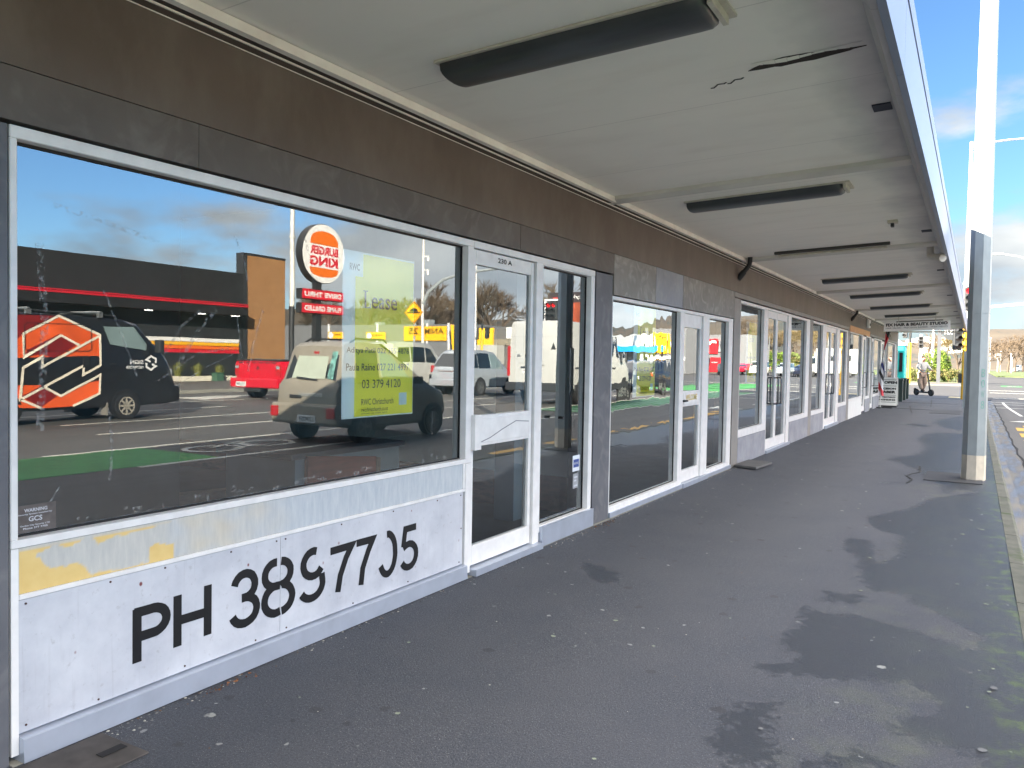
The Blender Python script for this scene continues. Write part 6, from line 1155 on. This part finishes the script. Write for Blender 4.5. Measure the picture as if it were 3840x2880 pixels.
def skin(name, verts, edges, radii, m, parent, sub=2, root=0):
    me = bpy.data.meshes.new(name); me.from_pydata(verts, edges, []); me.materials.append(m); o = bpy.data.objects.new(name, me); C.objects.link(o); o.parent = parent
    md = o.modifiers.new('skin', 'SKIN'); md.use_smooth_shade = True; sv = me.skin_vertices[0].data
    for i, r in enumerate(radii): sv[i].radius = (r, r) if not isinstance(r, tuple) else r; sv[i].use_root = (i == root)
    o.modifiers.new('sub', 'SUBSURF').levels = sub; o.modifiers['sub'].render_levels = sub; return o
P = tag(empty('person', (.662, 45.29, 0), math.radians(40)), 'rider in cream jumper and beige trousers with tousled dark hair standing on the scooter', 'person')
# local frame of the rider: +x is their left, -y is the way they face
SK = M('skin', S(176, 128, 106), .55, 0, .03); KN = M('cream knitted jumper', S(190, 184, 176), .85, 0, .06, 6, bp=.2, bs=40); TRS = M('beige trousers', S(156, 132, 116), .85, 0, .08, 5); HR = M('dark brown hair', S(46, 34, 28), .7, 0, .3, 20); SH = M('brown boots', S(62, 42, 34), .6)
z0 = .21
hip = (0, .02, z0+.90); V = [hip, (0, .0, z0+1.12), (0, -.02, z0+1.34), (0, -.04, z0+1.46), (0, -.07, z0+1.54), (0, -.09, z0+1.63), (0, -.10, z0+1.70),
     (.17, -.02, z0+1.40), (.29, -.06, z0+1.20), (.31, -.26, z0+1.08), (.29, -.34, z0+1.07), (-.17, -.02, z0+1.40), (-.29, -.06, z0+1.20), (-.31, -.26, z0+1.08), (-.29, -.34, z0+1.07),
     (.10, .02, z0+.84), (.13, -.06, z0+.48), (.10, .10, z0+.08), (-.10, .02, z0+.84), (-.13, .0, z0+.48), (-.09, -.10, z0+.08)]
Ed = [(0, 1), (1, 2), (2, 3), (3, 4), (4, 5), (5, 6), (2, 7), (7, 8), (8, 9), (9, 10), (2, 11), (11, 12), (12, 13), (13, 14), (0, 15), (15, 16), (16, 17), (0, 18), (18, 19), (19, 20)]
Rd = [.12, .12, .13, .055, .06, .095, .08, .06, .045, .035, .03, .06, .045, .035, .03, .085, .06, .04, .085, .06, .04]
skin('body', V, Ed, Rd, SK, P)
TV = V[:4]+V[7:10]+V[11:14]; skin('jumper', TV, [(0, 1), (1, 2), (2, 3), (2, 4), (4, 5), (5, 6), (2, 7), (7, 8), (8, 9)], [.17, .185, .185, .08, .105, .088, .06, .105, .088, .06], KN, P)
skin('trousers', [hip, V[15], V[16], V[17], V[18], V[19], V[20]], [(0, 1), (1, 2), (2, 3), (0, 4), (4, 5), (5, 6)], [.16, .13, .125, .085, .13, .125, .085], TRS, P)
hv = [(0, -.075, z0+1.735), (.06, -.05, z0+1.72), (-.06, -.05, z0+1.72), (0, -.0, z0+1.69), (.05, -.02, z0+1.64), (-.05, -.02, z0+1.64)]; skin('hair', hv, [(0, 1), (0, 2), (0, 3), (3, 4), (3, 5)], [.075, .06, .06, .075, .06, .06], HR, P)
for sx in (1, -1):
    sh = V[17] if sx == 1 else V[20]; skin('shoe', [(sh[0], sh[1]+.05, z0+.045), (sh[0], sh[1]-.06, z0+.05), (sh[0], sh[1]-.17, z0+.035)], [(0, 1), (1, 2)], [.05, .052, .04], SH, P)
    hx_ = .29*sx
    for f in range(4):
        a = (hx_+(.03-.02*f), -.36, z0+1.075); skin('finger', [a, (a[0], a[1]-.035, a[2]-.004), (a[0], a[1]-.045, a[2]-.03), (a[0], a[1]-.02, a[2]-.042)], [(0, 1), (1, 2), (2, 3)], [.010, .009, .009, .008], SK, P, 1)
    skin('thumb', [(hx_-sx*.03, -.34, z0+1.075), (hx_-sx*.045, -.365, z0+1.06), (hx_-sx*.04, -.385, z0+1.045)], [(0, 1), (1, 2)], [.011, .010, .008], SK, P, 1)
    MB().disc((.032*sx, -.185, z0+1.645), (0, 1, 0), .012, .008, 8).build('eye', DARK, P); skin('ear', [(.092*sx, -.085, z0+1.645), (.10*sx, -.075, z0+1.62)], [(0, 1)], [.018, .012], SK, P, 1)
skin('nose', [(0, -.18, z0+1.645), (0, -.205, z0+1.61)], [(0, 1)], [.012, .016], SK, P, 1); MB().box(-.025, .025, -.187, -.178, z0+1.565, z0+1.573).build('mouth', M('lips', S(150, 84, 76), .5), P)
o = tag(bev(MB().box(.05, .34, 1.35, 1.88, .003, .011).build('access_cover', M('rusty brown cover', S(70, 66, 64), .8, 0, .3, 12)), .003), 'brown metal access cover set in the footpath at the bottom left corner', 'cover'); MB().box(.20, .24, 1.76, 1.86, .0132, .0142).build('lifting_slot', DARK, o)
o = tag(bev(MB().prism([(.03, 11.45, .01), (.05, 12.2, .01), (.42, 12.1, .01), (.36, 11.35, .01)], (0, 0, .035)).build('concrete_slab', M('weathered slab', S(92, 92, 92), .85, 0, .15, 8)), .006), 'loose grey concrete slab lying by the pale pilaster', 'slab')
# scratches and smears on the big pane
def smear_mat():
    m, n, l, p = base_mat('dry smear on glass'); n.remove(p); t_ = n.new('ShaderNodeBsdfTransparent'); d = n.new('ShaderNodeBsdfDiffuse'); d.inputs[0].default_value = (.7, .7, .68, 1); x = n.new('ShaderNodeMixShader')
    f = ramp(n, l, noise_n(n, l, coords(n, l), 60, 4), .45, .75, (0, 0, 0, 1), (.22, .22, .22, 1)); l.new(f, x.inputs[0]); l.new(t_.outputs[0], x.inputs[1]); l.new(d.outputs[0], x.inputs[2]); l.new(x.outputs[0], n['Material Output'].inputs[0]); return m
sm_ = MB(); rnd = random.Random(12)
SCR = [([(1.95, 1.75), (2.02, 1.60), (2.10, 1.40)], .010), ([(2.42, 1.70), (2.32, 1.62), (2.22, 1.48)], .012), ([(2.5, 1.70), (2.4, 1.60), (2.3, 1.45)], .02), ([(2.62, 1.68), (2.64, 1.55), (2.66, 1.45)], .008), ([(2.78, 1.72), (2.72, 1.55), (2.69, 1.42)], .012), ([(1.98, 1.24), (1.99, 1.12), (1.98, .98)], .014), ([(1.78, .99), (1.72, .90), (1.68, .82)], .008), ([(2.2, 1.38), (2.4, 1.50), (2.6, 1.53)], .01), ([(2.3, 1.36), (2.45, 1.44), (2.6, 1.50)], .006), ([(1.75, 2.05), (1.95, 2.02), (2.2, 1.97)], .02), ([(2.6, 2.06), (2.66, 1.96), (2.68, 1.85)], .012), ([(3.05, 2.12), (3.1, 2.0), (3.12, 1.88)], .012), ([(4.2, 1.15), (4.2, 1.0)], .012), ([(1.70, 1.9), (1.72, 1.6), (1.70, 1.2)], .03)]
for pts, wd in SCR:
    for q in stroke(pts, wd): sm_.prism([(XG+.0012, p[0], p[1]) for p in q], (.0004, 0, 0))
for i in range(46):
    y = rnd.uniform(1.62, 4.48); z = rnd.choice((.82, .83, .84, .85)); sm_.box(XG+.0012, XG+.0016, y, y+rnd.uniform(.01, .05), z, z+rnd.uniform(.006, .03))
tag(part('glass_smears', sm_, smear_mat(), bpy.data.objects['window']), kind='stuff')
# lichen patches and litter specks near the kerb
lc = MB(); rnd = random.Random(21)
def blot(x, y, r, sq=1.0):
    k = 9; lc.add([(x+r*rnd.uniform(.55, 1.1)*math.cos(2*pi*j/k), y+sq*r*rnd.uniform(.55, 1.1)*math.sin(2*pi*j/k), .0065) for j in range(k)], [tuple(range(k))], rnd.choice((0, 0, 1)))
for i in range(75):
    y = 2.6+rnd.random()**1.2*15; blot(min(3.22, 3.14-abs(rnd.gauss(0, .10))), y, rnd.choice((.006, .008, .010, .016, .026))*rnd.uniform(.7, 1.2), rnd.uniform(.6, 1.5))
for i in range(90): blot(rnd.uniform(.4, 3.0), 2.3+rnd.random()**1.4*14, rnd.uniform(.005, .017))
tag(lc.build('lichen_spots', [M('pale lichen', S(128, 136, 120), .9, 0, .1, 30), M('grey gum', S(104, 106, 108), .8)]), kind='stuff')
